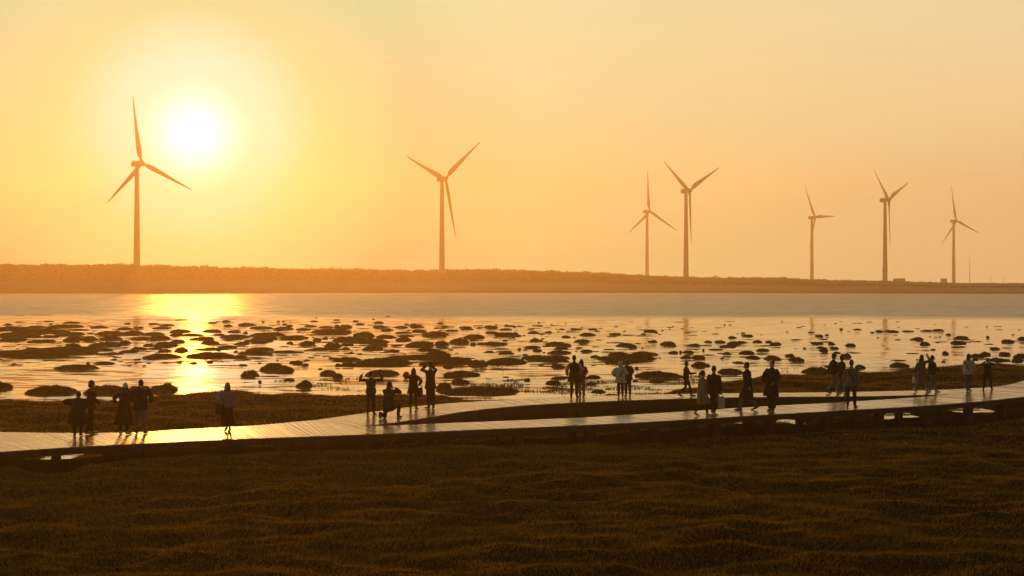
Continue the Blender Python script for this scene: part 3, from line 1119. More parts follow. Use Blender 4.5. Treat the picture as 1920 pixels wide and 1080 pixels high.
# ---------------------------------------------------------------- grass tussocks on the tidal flat: x0, x1, top, foot in 6x tile pixels
TILES = {
    (0, 590): [(30,140,97,120),(175,240,75,88),(480,605,65,80),(555,590,93,105),(710,905,75,97),(580,925,108,148),(-60,300,133,180),(290,520,122,150),(520,580,140,165),(1020,1210,125,150),
        (780,1000,158,180),(190,640,150,212),(600,780,158,215),(650,930,195,232),(-40,270,200,250),(250,460,215,258),(470,655,225,258),(0,300,255,298),(330,600,278,315),(740,900,235,290),
        (900,1120,235,290),(1120,1365,243,290),(980,1060,200,215),(1075,1400,180,232),(1290,1600,200,232),(1400,1620,175,220),(1310,1490,140,165),(1500,1610,132,155),(1390,1475,90,107),
        (1670,1780,92,112),(1800,1960,103,128),(1700,1920,135,162),(1480,1700,245,280),(1600,1840,195,230),(1670,1920,222,282),(1340,1480,280,325),(1020,1350,300,362),(-120,1180,350,485),
        (730,910,320,362),(1100,1410,420,455),(1100,1270,380,410),(1340,1540,395,430),(1180,1480,360,372),(1470,1660,360,400),(1660,1830,365,395),(1610,1740,325,355),(1740,1990,280,365),
        (1780,1920,385,418),(1605,2050,437,495),(1240,1330,492,512),(970,1010,530,553),(1040,1310,522,553),(610,1140,557,612),(1510,1555,530,545),(1820,1880,527,540),(-300,22,480,512),
        (145,285,9,16),(330,620,0,8)],
    (320, 590): [(60,210,50,65),(420,520,78,97),(570,670,62,82),(600,690,108,130),(760,960,92,123),(870,1150,128,162),(1150,1380,133,168),(1180,1260,160,182),(1020,1055,67,83),(1195,1235,65,80),
        (1245,1290,65,78),(1250,1310,97,115),(1300,1380,108,133),(1565,1660,65,82),(1620,1655,28,38),(1830,1900,50,66),(1500,1660,117,137),(1660,1840,127,148),(1845,1900,108,140),
        (1405,1580,148,172),(1420,1450,183,195),(360,590,165,200),(630,790,173,200),(815,870,185,215),(0,220,160,205),(0,140,200,240),(100,390,210,245),(470,620,210,235),(570,890,222,268),
        (910,1310,200,245),(1230,1550,232,270),(1250,1500,250,285),(820,1160,250,310),(1050,1200,245,275),(1545,2040,160,213),(1560,1640,217,232),(1600,1700,257,290),(1710,1770,245,275),
        (230,490,248,290),(340,560,290,335),(0,160,275,318),(0,60,330,360),(50,190,350,418),(260,640,368,405),(530,770,343,375),(720,875,300,338),(190,710,420,492),(700,850,448,490),
        (710,760,398,425),(760,1130,400,455),(840,1130,368,410),(1050,1150,440,460),(1100,1500,400,432),(1540,1920,365,405),(1730,1920,305,365),(1300,1380,297,325),(1450,1630,290,335),
        (1540,1620,472,487),(1760,1920,475,500),(1850,1920,545,580),(1000,1290,522,628),(1150,1380,570,645),(1330,1500,513,550),(1450,1560,545,572),(750,870,548,575),(800,1000,620,695),
        (1660,1710,595,615),(1690,1870,615,675),(1820,1940,655,710),(70,130,515,545),(220,300,522,555),(400,480,515,545)],
    (640, 590): [(120,200,62,80),(345,380,43,53),(500,550,14,25),(150,265,93,112),(365,475,72,97),(350,525,118,148),(445,595,152,180),(-20,125,102,150),(590,760,125,150),(705,765,95,112),(770,865,98,118),
        (775,935,115,145),(1070,1150,87,102),(1045,1105,137,153),(1115,1220,120,143),(1325,1475,128,150),(1325,1490,150,172),(1515,1610,137,155),(1600,1765,120,153),(1825,1960,117,133),
        (1780,1930,150,172),(1165,1310,165,188),(785,960,162,190),(900,1200,178,237),(1620,1780,185,213),(1720,2025,200,245),(600,805,188,213),(130,380,195,245),(380,620,225,262),
        (620,820,222,248),(610,800,250,290),(-90,300,232,305),(200,540,270,325),(730,1050,240,360),(1050,1210,280,350),(1215,1435,245,318),(1375,1610,215,265),(1440,1530,265,290),
        (1810,1875,278,300),(0,145,320,350),(430,520,320,350),(545,690,332,353),(1450,1520,308,340),(1520,1880,305,343),(240,475,345,400),(-20,100,365,398),(480,665,388,418),
        (850,1080,370,408),(930,1230,400,465),(1200,1270,385,402),(1610,1715,403,425),(1765,1950,415,445),(165,240,430,445),(490,1270,448,505),(-100,220,478,525),(180,810,480,575),
        (1040,1500,478,555),(1420,1650,500,572),(1590,2070,465,562),(0,175,532,580),(870,1090,532,568),(1145,1280,560,600),(690,770,640,690)],
    (960, 590): [(0,45,120,135),(275,350,115,133),(175,250,150,163),(530,595,155,170),(650,800,153,173),(845,960,150,173),(770,805,136,143),(915,1005,178,193),(0,70,195,212),
        (165,310,187,213),(300,370,205,223),(365,455,180,202),(600,780,185,198),(750,935,200,237),(1095,1225,203,222),(1445,1515,208,223),(1480,1635,165,198),(1675,1710,168,178),
        (1800,1825,120,132),(550,660,232,257),(195,345,263,298),(320,375,260,275),(695,870,273,308),(375,610,300,345),(490,665,320,360),(330,430,343,360),(470,650,360,390),(130,320,347,377),
        (60,105,368,395),(235,340,380,413),(400,665,398,445),(710,800,358,380),(770,925,385,423),(750,850,318,335),(1160,1390,315,358),(1310,1410,350,380),(1530,1640,283,308),
        (1660,1845,297,340),(1700,1850,325,360),(1095,1330,415,460),(1330,1640,413,460),(960,1630,450,520),(1040,1400,490,548),(870,990,452,485),(1760,1880,400,438),(1880,1920,398,430),
        (110,500,458,515),(300,620,470,535),(420,650,455,500),(555,650,515,533),(430,600,557,597),(290,360,562,577),(1385,1425,580,612)],
    (1280, 590): [(650,700,197,212),(665,795,220,247),(510,600,238,265),(1160,1190,183,197),(1410,1480,185,202),(1485,1590,220,247),(1600,1645,215,235),(1765,1805,150,168),(230,335,288,312),
        (365,475,285,310),(495,665,298,335),(600,725,293,320),(785,895,285,312),(930,1005,288,312),(980,1115,307,343),(415,605,335,370),(50,210,325,357),(1445,1575,303,335),(1635,1710,308,340),
        (1820,1955,318,355),(1350,1390,365,382),(1505,1600,352,380),(1540,1635,360,412),(1655,1755,357,385),(280,460,378,400),(220,245,380,405),(450,540,420,453),(620,815,400,445),
        (830,975,375,413),(700,865,458,502),(930,1095,458,512),(1155,1260,435,475),(1200,1350,475,518),(0,130,400,435),(-30,110,457,495),(100,250,452,497),(85,305,528,588),(590,690,522,548),
        (1700,1780,410,440),(1770,1890,430,480),(1585,1700,565,590)],
    (1600, 590): [(0,95,155,172),(245,350,170,195),(350,500,172,197),(190,240,190,203),(550,670,173,190),(750,910,168,188),(895,1010,158,185),(1040,1095,207,230),(645,785,252,287),(748,862,302,342),
        (1145,1300,235,272),(1095,1260,290,330),(1490,1530,235,260),(1680,1805,278,312),(1855,1960,243,285),(1490,1515,128,138),(1530,1645,362,393),(1000,1065,407,443),(1650,1760,412,455),
        (1450,1545,412,455),(1310,1480,432,478),(1340,1400,480,515),(1780,1990,435,490),(1510,1770,480,535),(1780,1900,480,538),(20,125,558,605),(400,630,530,590)],
    (0, 680): [(320,880,235,372),(900,1420,245,365),(1420,1700,260,360),(1690,2030,205,335),(-40,120,200,295)],
    (320, 680): [(985,1025,190,230),(1270,1400,170,210),(1410,1600,180,280)],
    (640, 680): [(245,640,80,150),(1100,1550,88,162),(1235,1440,175,240),(1060,1240,222,300),(1100,1980,262,352),(1810,1890,150,168)],
    (960, 680): [(380,560,190,245),(440,660,148,185),(820,1000,135,185),(830,950,210,250),(1350,1900,92,175),(1530,1710,190,225),(1350,1420,185,215),(880,1055,300,335),(1030,1200,345,372),
        (130,205,165,210)],
    (1280, 680): [(400,680,62,132),(1340,1680,45,127)],
}
tus = []
for (ox, oy), L in TILES.items():
    for x0, x1, a, b_ in L:
        tus.append((ox + x0 / 6, ox + x1 / 6, oy + a / 6, oy + b_ / 6))
COLS = [(0, 'left of the leftmost turbine'), (185, 'below the leftmost turbine'), (320, 'under the sun'), (430, 'right of the sun glitter'), (600, 'left of the second turbine'), (750, 'below the second turbine'),
        (910, 'right of the second turbine'), (1060, 'left of the turbine pair'), (1180, 'below the turbine pair'), (1340, 'right of the turbine pair'), (1460, 'below the thin fifth turbine'),
        (1590, 'below the banded turbine'), (1730, 'below the rightmost turbine'), (1850, 'at the right edge')]
BANDS = [(0, 'farthest'), (622, 'far'), (640, 'middle'), (662, 'nearer'), (690, 'nearest')]
ORD = ['leftmost', 'second from left', 'third from left', 'fourth from left', 'fifth from left', 'sixth from left', 'seventh from left', 'eighth from left', 'ninth from left', 'tenth from left']
rec = []
for x0, x1, yt, yb in tus:
    cx = (x0 + x1) / 2
    col = [c for s, c in COLS if s <= max(cx, 0)][-1]
    band = [c for s, c in BANDS if s <= yb][-1]
    wpx, hpx = x1 - x0, yb - yt
    if wpx > 70:
        ad = 'very long low'
    elif wpx / hpx > 7:
        ad = 'thin flat'
    elif wpx > 38:
        ad = 'broad low'
    elif wpx < 11:
        ad = 'tiny'
    elif wpx < 22:
        ad = 'small round'
    else:
        ad = 'rounded'
    rec.append([x0, x1, yt, yb, ad, band, col])
rec.sort(key=lambda r_: (r_[0] - r_[1]) * (r_[3] - r_[2]))
rest = rec[298:]
rec = rec[:298]
cells = {}
for r_ in rec:
    cells.setdefault((r_[4], r_[5], r_[6]), []).append(r_)
for key, L in cells.items():
    L.sort(key=lambda r_: r_[0] + r_[1])
    for i, r_ in enumerate(L):
        lab = '%s grass tussock in the %s shallows %s' % key
        if len(L) > 1:
            lab += ', ' + (ORD[i] if i < len(L) - 1 or len(L) > 9 else 'rightmost')
        r_.append(lab)


def tussock(x0, x1, yt, yb, label, seed):
    r = np.random.default_rng(seed)
    f = gp((x0 + x1) / 2, yb)
    d = f.y
    wd_ = (x1 - x0) / F * d
    tot = (yb - yt) / F * d
    h = float(np.clip(.62 * tot, .05, .36))
    D = F * (HC - h) / (yt - YH) - d
    D = float(np.clip(D * 1.1, .45 * wd_, 1.5 * wd_))
    h = float(np.clip(HC - (yt - YH) * (d + D * .55) / F, .04, .40))
    h = max(.035, h * .88 - .02)
    px_per_m = F / d
    nA = 40 if wd_ * px_per_m > 50 else 26
    nR = 7
    ph = np.linspace(0, 2 * np.pi, nA, endpoint=False)
    out = 1 + .16 * np.sin(2 * ph + r.uniform(0, 6)) + .10 * np.sin(3 * ph + r.uniform(0, 6)) + .11 * np.sin(5 * ph + r.uniform(0, 6)) + r.normal(0, .06, nA)
    out /= max(1e-3, .90 * max(np.abs(out * np.cos(ph)).max(), .8))
    V = [(0, 0, 0)]
    rs = np.linspace(1 / nR, 1, nR)
    pk = r.uniform(1.9, 3.4)
    sk = r.uniform(-.25, .25)
    lum = lambda X, Y: (vnoise(X + seed * 3.1, Y, max(.25, wd_ * .13), 60, 3) - .5)
    xs = (rs[:, None] * out[None] * np.cos(ph)[None]) * wd_ / 2
    ys = (rs[:, None] * out[None] * np.sin(ph)[None]) * D / 2
    zs = h * (1 - rs[:, None] ** pk) ** .8 * (1 + sk * xs / (wd_ / 2)) + lum(xs, ys) * h * .85 * (1 - rs[:, None] ** 4)
    zs[-1] = -.05
    V = np.concatenate([[(0, 0, h * (1 + float(lum(np.array([0.]), np.array([0.]))[0]) * .85))], np.stack([xs, ys, zs], 2).reshape(-1, 3)])
    fs_ = []
    k = np.arange(nA)
    k2 = (k + 1) % nA
    tri = np.stack([np.zeros(nA, int), 1 + k, 1 + k2], 1)
    quads = np.concatenate([np.stack([1 + i * nA + k, 1 + (i + 1) * nA + k, 1 + (i + 1) * nA + k2, 1 + i * nA + k2], 1) for i in range(nR - 1)])
    # leaf fringe
    area = wd_ * D * .78
    nb = int(np.clip(area * (70 if d > 120 else 150), 40, 2600))
    rr = np.sqrt(r.uniform(.02, 1.0, nb))
    pp = r.uniform(0, 2 * np.pi, nb)
    oo = np.interp(pp, np.append(ph, 2 * np.pi), np.append(out, out[0]))
    bxx, byy = rr * oo * np.cos(pp) * wd_ / 2, rr * oo * np.sin(pp) * D / 2
    bzz = h * np.maximum(1 - rr ** pk, 0) ** .8 * (1 + sk * bxx / (wd_ / 2)) + lum(bxx, byy) * h * .85 * (1 - rr ** 4) - .02
    ln = (.05 + .10 * r.random(nb)) * min(1.0, .35 + h * 2.2)
    lean = np.clip(.25 + .6 * rr + r.normal(0, .15, nb), .05, .97)
    Vb, Fb = blades(bxx, byy, bzz, ln, np.full(nb, .010) * r.uniform(.6, 1.6, nb) * (1.6 if d > 120 else 1.0), lean, np.arctan2(byy, bxx) + r.normal(0, .7, nb), r)
    V = np.concatenate([V, Vb])
    V[:, 0] *= (d + D / 2) / d
    o_ = len(V) - len(Vb)
    if label is None:
        return V + np.array([f.x * (d + D / 2) / d, f.y + D / 2, 0]), [quads, tri, Fb[0] + o_, Fb[1] + o_]
    me = mesh('grass_tussock', V, [quads, tri, Fb[0] + o_, Fb[1] + o_], True)
    o = link('grass_tussock', me, M_TUSS)
    o.location = (f.x * (d + D / 2) / d, f.y + D / 2, 0.0)
    tag(o, label, 'grass tussock', 'grass tussocks on the tidal flat')


for i, (x0, x1, yt, yb, ad, band, col, lab) in enumerate(rec):
    tussock(x0, x1, yt, yb, lab, 100 + i)


# the smallest scraps of grass and mud between them, as one
for k in range(900):
    cx, yb = rng.uniform(-40, 1960), 603 + 84 * rng.random() ** 1.2
    dens = np.interp(cx, [0, 300, 900, 1200, 1500, 1920], [1, 1, .8, .45, .22, .18])
    if rng.random() > dens or (yb > 700 and 330 < cx < 420):
        continue
    s_ = np.interp(yb, [600, 640, 720], [.7, 1.0, 1.7])
    w_, h_ = (2.5 + 13 * rng.random() ** 2) * s_, rng.uniform(.9, 2.2) * s_
    rest.append([cx - w_, cx + w_, yb - h_, yb])
VV, FF, off = [], [[], []], 0
for i, r_ in enumerate(rest):
    V, Fs = tussock(r_[0], r_[1], r_[2], r_[3], None, 900 + i)
    VV.append(V)
    FF[0] += [Fs[0] + off, Fs[2] + off]
    FF[1] += [Fs[1] + off, Fs[3] + off]
    off += len(V)
g = link('small_tufts', mesh('small_tufts', np.concatenate(VV), [np.concatenate(FF[0]), np.concatenate(FF[1])], True), M_TUSS)
tag(g, 'tiny scraps of grass and mud strewn between the tussocks', 'grass tufts', kind='stuff')

# ---------------------------------------------------------------- people
def cloth(name, c, rough=0.85, scale=14.0):
    return mat(name, c, tuple(v * .72 for v in c), rough, scale, 0.15, 0.08)


C_BLACK = cloth('black cloth', (.022, .018, .018))
C_NAVY = cloth('dark navy cloth', (.028, .026, .032))
C_BROWN = cloth('dark brown cloth', (.045, .026, .018))
C_MAROON = cloth('maroon cloth', (.11, .018, .012))
C_RED = cloth('red cloth', (.48, .045, .025))
C_LILAC = cloth('pale lilac cloth', (.36, .26, .38))
C_WHITE = cloth('white quilted cloth', (.72, .70, .68), .6)
C_PALE = cloth('pale grey cloth', (.55, .54, .52))
C_GREY = cloth('grey cloth', (.20, .19, .19))
C_TAN = cloth('tan cloth', (.30, .22, .16))
C_TEAL = cloth('grey teal cloth', (.13, .15, .15))
C_DENIM = cloth('blue denim', (.10, .14, .22))
C_PALEDENIM = cloth('pale blue denim', (.20, .23, .29))
C_SHOEW = cloth('white trainers', (.75, .74, .73), .5)
C_SHOEB = cloth('black shoes', (.02, .018, .016), .4)
C_BAGW = cloth('white carrier bag', (.70, .68, .64), .5)
C_MASK = cloth('white face mask', (.75, .74, .74))
C_PHONE = mat('dark glass phone', (.02, .02, .022), None, 0.15, 5, 0, 0.5)
C_PLAID = cloth('checked cloth', (.34, .31, .26))
t = C_PLAID.node_tree
tcp = N(t, 'ShaderNodeTexCoord')
fx_ = []
for ax_ in ('X', 'Z'):
    wv_ = N(t, 'ShaderNodeTexWave', wave_type='BANDS', bands_direction=ax_)
    wv_.inputs['Scale'].default_value = 5.5
    t.links.new(tcp.outputs['Object'], wv_.inputs[0])
    fx_.append(ramp(t, wv_.outputs[1], [(.35, .35), (.55, 1.0)]))
t.links.new(mixc(t, 1.0, mixc(t, 1.0, (.40, .37, .32), fx_[0], 'MULTIPLY'), fx_[1], 'MULTIPLY'), t.nodes['Principled BSDF'].inputs['Base Color'])


def ik(a, tgt, l1, l2, hint):
    a, tgt, hint = Vector(a), Vector(tgt), Vector(hint)
    d = tgt - a
    L = min(d.length, (l1 + l2) * .9985)
    u = d.normalized()
    end = a + u * L
    c = (l1 * l1 - l2 * l2 + L * L) / (2 * L)
    hgt = math.sqrt(max(l1 * l1 - c * c, 0))
    h = hint - u * hint.dot(u)
    if h.length < 1e-4:
        h = Vector((0, 1, 0)) - u * u.y
    h.normalize()
    return a + u * c + h * hgt, end


POSE0 = dict(hipz=.925, hx=0.0, hyy=0.0, lean=2, roll=0, twist=0, fl=(-.10, .02, 0, 8, 0), fr=(.10, -.01, 0, -8, 0), lh=(-.27, .05, .80), rh=(.27, .05, .80),
             le=(-.5, -1, 0), re=(.5, -1, 0), lk=(-.1, 1, 0), rk=(.1, 1, 0), hy=0, hp=0)


def person(label, px, py, H, rz, pose=None, top=('jacket', C_BLACK, .80, 0), legs=('trousers', C_BLACK, 1.0), shoes=C_SHOEB, hair='short', hat=None, extra=(), sleeves=None):
    """rz 0 = facing away from the camera, 90 = facing left, -90 = facing right. returns thing and joints in local metres"""
    p = dict(POSE0)
    p.update(pose or {})
    k = H / 1.75
    loc = gp(px, py, DECK_Z + .004)
    T = thing('person', label, 'person', loc, D2R(rz), 'people on the boardwalk')
    hz_ = p['hipz']
    pel = Vector((p['hx'], p['hyy'], hz_ + .03))
    U = Matrix.Translation(pel) @ Matrix.Rotation(D2R(p['twist']), 4, 'Z') @ Matrix.Rotation(D2R(-p['lean']), 4, 'X') @ Matrix.Rotation(D2R(p['roll']), 4, 'Y')
    U3 = U.to_3x3()
    u = lambda x, y, z: U @ Vector((x, y, z))
    J = {}
    hipL, hipR = pel + Vector((-.09, 0, -.03)), pel + Vector((.09, 0, -.03))
    for s_, hip in (('l', hipL), ('r', hipR)):
        f = p['f' + s_]
        yaw, pit = D2R(f[3]), D2R(f[4])
        fwd = Vector((-math.sin(yaw), math.cos(yaw), 0))
        ball = Vector((f[0], f[1], f[2])) + fwd * .10
        # heel lift turns the foot about its ball
        ank = ball - fwd * (.15 * math.cos(pit) - .0) + Vector((0, 0, .08 + .15 * math.sin(pit)))
        kn, ank2 = ik(hip, ank, .43, .415, p[s_ + 'k'])
        J[s_ + 'hip'], J[s_ + 'knee'], J[s_ + 'ank'], J[s_ + 'ball'], J[s_ + 'fwd'] = hip, kn, ank2, ball + Vector((0, 0, .03)), fwd
    for s_, sg in (('l', -1), ('r', 1)):
        sh = u(sg * .175, 0, .455)
        el, wr = ik(sh, p[s_ + 'h'], .285, .255, p[s_ + 'e'])
        J[s_ + 'sh'], J[s_ + 'el'], J[s_ + 'wr'] = sh, el, wr
    Hd = U @ Matrix.Translation((0, .015, .60)) @ Matrix.Rotation(D2R(p['hy']), 4, 'Z') @ Matrix.Rotation(D2R(-p['hp'] + p['lean'] * .75), 4, 'X')
    H3 = Hd.to_3x3()
    hd = lambda x, y, z: Hd @ Vector((x, y, z))
    sc_ = lambda v: Vector(v) * k
    ux = tuple(U3 @ Vector((1, 0, 0)))

    def torso(m_, g=0.0, lo=-.06, hi=.62):
        st = [(-.08, .15, .105), (-.02, .165, .115), (.06, .158, .11), (.16, .142, .10), (.27, .155, .112), (.36, .172, .116), (.43, .165, .10), (.47, .11, .085), (.50, .062, .064), (.62, .055, .058)]
        st = [q for q in st if lo <= q[0] <= hi]
        m_.tube([sc_(u(0, (.012 if .2 < z < .4 else 0), z)) for z, _, _ in st], [((a + g) * k, (b_ + g) * k) for _, a, b_ in st], ux, 16)

    # body: one continuous skin
    m_ = MB()
    torso(m_)
    for s_, sg in (('l', -1), ('r', 1)):
        kn, hip, an = J[s_ + 'knee'], J[s_ + 'hip'], J[s_ + 'ank']
        m_.tube([sc_(hip + Vector((0, 0, .03))), sc_(hip.lerp(kn, .3)), sc_(hip.lerp(kn, .7)), sc_(kn), sc_(kn.lerp(an, .28)), sc_(kn.lerp(an, .65)), sc_(an)],
                [.088 * k, .082 * k, .062 * k, .054 * k, .054 * k, .040 * k, .035 * k], n=12)
        fw, ball = J[s_ + 'fwd'], J[s_ + 'ball']
        m_.tube([sc_(an + Vector((0, 0, -.02)) - fw * .03), sc_(an.lerp(ball, .5)), sc_(ball), sc_(ball + fw * .06)], [.036 * k, .036 * k, .034 * k, .022 * k], n=10)
        sh, el, wr = J[s_ + 'sh'], J[s_ + 'el'], J[s_ + 'wr']
        m_.tube([sc_(u(sg * .12, 0, .44)), sc_(sh), sc_(sh.lerp(el, .35)), sc_(sh.lerp(el, .8)), sc_(el), sc_(el.lerp(wr, .3)), sc_(el.lerp(wr, .75)), sc_(wr)],
                [.055 * k, .056 * k, .048 * k, .041 * k, .039 * k, .041 * k, .031 * k, .026 * k], n=12)
        # hand: palm, four unequal curled fingers, thumb off the side
        a = (wr - el).normalized()
        inw = (U3 @ Vector((-sg, .25, 0)))
        inw = (inw - a * inw.dot(a)).normalized()
        side = a.cross(inw) * sg                                  # towards the thumb
        if side.dot(U3 @ Vector((0, 1, .2))) < 0:
            side = -side
        pc = wr + a * .05
        m_.tube([sc_(wr), sc_(wr + a * .035), sc_(wr + a * .085)], [(.027 * k, .021 * k), (.040 * k, .019 * k), (.041 * k, .015 * k)], tuple(side), 10)
        curl = p.get('curl', .55)
        for i, ln in enumerate((.072, .080, .074, .058)):
            b0 = wr + a * .082 + side * (.030 - .020 * i)
            d1 = (a + inw * curl * .5).normalized()
            d2 = (a + inw * curl * 1.7).normalized()
            m_.tube([sc_(b0 - a * .01), sc_(b0 + d1 * ln * .5), sc_(b0 + d1 * ln * .5 + d2 * ln * .5)], [.0105 * k, .0098 * k, .0085 * k], n=8)
        tb = wr + a * .03 + side * .034
        td = (side * .75 + a * .75 + inw * .3).normalized()
        m_.tube([sc_(tb - side * .012), sc_(tb + td * .03), sc_(tb + td * .03 + (a + inw * .4).normalized() * .03)], [.0135 * k, .0115 * k, .009 * k], n=8)
        J[s_ + 'grip'] = wr + a * .095 + inw * .022
        J[s_ + 'a'], J[s_ + 'inw'], J[s_ + 'side'] = a, inw, side
    m_.ell(sc_(hd(0, .0, .095)), (.076 * k, .096 * k, .100 * k), H3)                 # skull
    m_.ell(sc_(hd(0, .022, .040)), (.058 * k, .072 * k, .072 * k), H3)               # face and jaw
    m_.ell(sc_(hd(0, .068, -.008)), (.026 * k, .022 * k, .022 * k), H3, 10, 6)       # chin
    m_.tube([sc_(hd(0, .090, .078)), sc_(hd(0, .108, .040))], [.010 * k, .016 * k], n=8)   # nose
    m_.ell(sc_(hd(0, .088, .012)), (.026 * k, .012 * k, .010 * k), H3, 10, 6)        # lips
    m_.ell(sc_(hd(0, .080, .092)), (.052 * k, .016 * k, .010 * k), H3, 10, 6)        # brow
    for sg in (-1, 1):
        m_.ell(sc_(hd(sg * .078, .0, .055)), (.011 * k, .022 * k, .032 * k), H3, 8, 6)
    m_.tube([sc_(u(0, -.005, .45)), sc_(hd(0, -.015, .02))], [.056 * k, .052 * k], n=12)
    m_.fuse('body', .0085, M_SKIN, T, 2)
    for sg in (-1, 1):
        e_ = MB()
        e_.ell(sc_(hd(sg * .031, .086, .070)), (.012 * k, .008 * k, .007 * k), H3, 8, 6)
        e_.build('eye', M_EYE, T, True)

    # lower clothes
    kind, cm, wide = legs
    if kind in ('trousers', 'wide'):
        m_ = MB()
        m_.tube([sc_(u(0, 0, .11)), sc_(u(0, 0, .03)), sc_(pel + Vector((0, -.005, -.06))), sc_(pel + Vector((0, 0, -.12)))], [(.163 * k, .12 * k), (.182 * k, .13 * k), (.182 * k, .128 * k), (.15 * k, .10 * k)], ux, 16)
        for s_ in 'lr':
            kn, hip, an = J[s_ + 'knee'], J[s_ + 'hip'], J[s_ + 'ank']
            ww = wide
            low = kn.lerp(an, .96)
            m_.tube([sc_(hip + Vector((0, 0, .02))), sc_(hip.lerp(kn, .35)), sc_(hip.lerp(kn, .8)), sc_(kn), sc_(kn.lerp(an, .4)), sc_(low)],
                    [.100 * k, .094 * k, .074 * k * ww, .068 * k * ww, .064 * k * ww, (.054 if kind == 'trousers' else .095) * k * ww], n=14, cap=.05)
        m_.fuse('trousers', .014, cm, T, 2)
    elif kind == 'skirt':
        m_ = MB()
        mid = (J['lknee'] + J['rknee']) / 2
        anm = (J['lank'] + J['rank']) / 2
        sp = abs(J['lknee'].x - J['rknee'].x) / 2
        m_.tube([sc_(u(0, 0, .12)), sc_(pel), sc_(pel.lerp(mid, .6)), sc_(mid.lerp(anm, .15)), sc_(mid.lerp(anm, wide))],
                [(.15 * k, .115 * k), (.185 * k, .135 * k), (.19 * k, .15 * k), ((.15 + sp) * k, .17 * k), ((.16 + sp) * k, .19 * k)], ux, 18, cap=.02)
        m_.fuse('skirt', .015, cm, T, 3)
    # shoes
    for s_ in 'lr':
        an, ball, fw = J[s_ + 'ank'], J[s_ + 'ball'], J[s_ + 'fwd']
        heel = an - fw * .045 + Vector((0, 0, -.045))
        m_ = MB()
        toe = ball + fw * .085 + Vector((0, 0, -.004))
        m_.tube([sc_(heel), sc_(heel.lerp(ball, .5)), sc_(ball + Vector((0, 0, .0))), sc_(toe)], [(.038 * k, .036 * k), (.040 * k, .036 * k), (.046 * k, .030 * k), (.034 * k, .022 * k)], tuple(Vector((0, 0, 1)).cross(fw)), 12, .8)
        m_.tube([sc_(an + Vector((0, 0, .03))), sc_(an + fw * .01 + Vector((0, 0, -.035)))], [.045 * k, .043 * k], n=10)
        m_.fuse('shoe', .011, shoes, T, 2)
    # upper clothes
    kind, cm, hem, puff = top
    g = .028 + puff
    m_ = MB()
    torso(m_, g, -.09, .48)
    m_.tube([sc_(u(0, 0, .44)), sc_(u(0, -.004, .525))], [(.095 * k, .085 * k), (.072 * k, .076 * k)], ux, 14, .1)
    drop = pel.z - hem
    if drop > .02:
        mid = (J['lknee'] + J['rknee']) / 2
        anm = (J['lank'] + J['rank']) / 2
        low = pel.lerp(mid, min(1, drop / max(.05, pel.z - mid.z)))
        if drop > pel.z - mid.z:
            low = mid.lerp(anm, (drop - (pel.z - mid.z)) / max(.05, mid.z - anm.z))
        sx = max(0, abs(J['lknee'].x - J['rknee'].x) / 2 - .06) * min(1, drop / .4)
        sy = abs(J['lknee'].y - J['rknee'].y) / 2 * min(1, drop / .45)
        fl = 1 + .28 * min(1.6, drop / .4)
        m_.tube([sc_(u(0, 0, .12)), sc_(pel), sc_(pel.lerp(low, .5)), sc_(low)],
                [((.160 + g) * k, (.112 + g) * k), ((.168 + g) * k, (.12 + g) * k), ((.166 + g + sx * .6) * k * (1 + (fl - 1) * .5), (.12 + g + sy * .6) * k), ((.160 + g + sx) * k * fl, (.122 + g + sy) * k)], ux, 20, .02)
    sm = sleeves or cm
    if sleeves is None:
        mm = [m_]
    arms = {}
    for s_, sg in (('l', -1), ('r', 1)):
        sh, el, wr = J[s_ + 'sh'], J[s_ + 'el'], J[s_ + 'wr']
        ms = m_ if sleeves is None else MB()
        q = puff * .8
        ms.tube([sc_(u(sg * .10, 0, .415)), sc_(sh + U3 @ Vector((-sg * .012, 0, -.022))), sc_(sh.lerp(el, .4)), sc_(el), sc_(el.lerp(wr, .5)), sc_(el.lerp(wr, .97))],
                [(.060 + q) * k, (.067 + q * .8) * k, (.066 + q) * k, (.060 + q) * k, (.055 + q) * k, (.044 + q) * k], n=12, cap=.1)
        if sleeves is not None:
            ms.fuse('sleeve', .013, sleeves, T, 2)
    quilt = None
    if puff > .03:
        def quilt(co, no):
            s2 = np.abs(np.sin(co[:, 2] * math.pi / (.085 * k)))
            return co + no * (s2[:, None] - .6) * .012
    m_.fuse('coat' if hem < .7 else 'jacket', .013, cm, T, 2 if puff < .03 else 1, quilt)
    # hair and hats
    m_ = MB()
    if hair in ('short', 'long', 'ponytail', 'bob'):
        m_.ell(sc_(hd(0, -.018, .108)), (.086 * k, .100 * k, .101 * k), H3)
        m_.ell(sc_(hd(0, -.05, .06)), (.076 * k, .062 * k, .085 * k), H3)
        if hair == 'long':
            m_.tube([sc_(hd(0, -.06, .10)), sc_(hd(0, -.075, .0)), sc_(u(0, -.10, .42)), sc_(u(0, -.135, .27))], [(.088 * k, .05 * k), (.090 * k, .045 * k), (.10 * k, .035 * k), (.07 * k, .02 * k)], tuple(H3 @ Vector((1, 0, 0))), 12)
            for sg in (-1, 1):
                m_.tube([sc_(hd(sg * .075, .0, .11)), sc_(hd(sg * .082, .015, .0)), sc_(u(sg * .10, .085, .38))], [.026 * k, .030 * k, .020 * k], n=8)
        if hair == 'bob':
            m_.tube([sc_(hd(0, -.05, .10)), sc_(hd(0, -.055, -.02))], [(.092 * k, .065 * k), (.094 * k, .062 * k)], tuple(H3 @ Vector((1, 0, 0))), 12)
        if hair == 'ponytail':
            m_.tube([sc_(hd(0, -.09, .13)), sc_(hd(0, -.145, .10)), sc_(hd(0, -.16, .0)), sc_(hd(0, -.15, -.10))], [.026 * k, .034 * k, .032 * k, .012 * k], n=10)
        m_.fuse('hair', .0125, M_HAIR, T, 1)
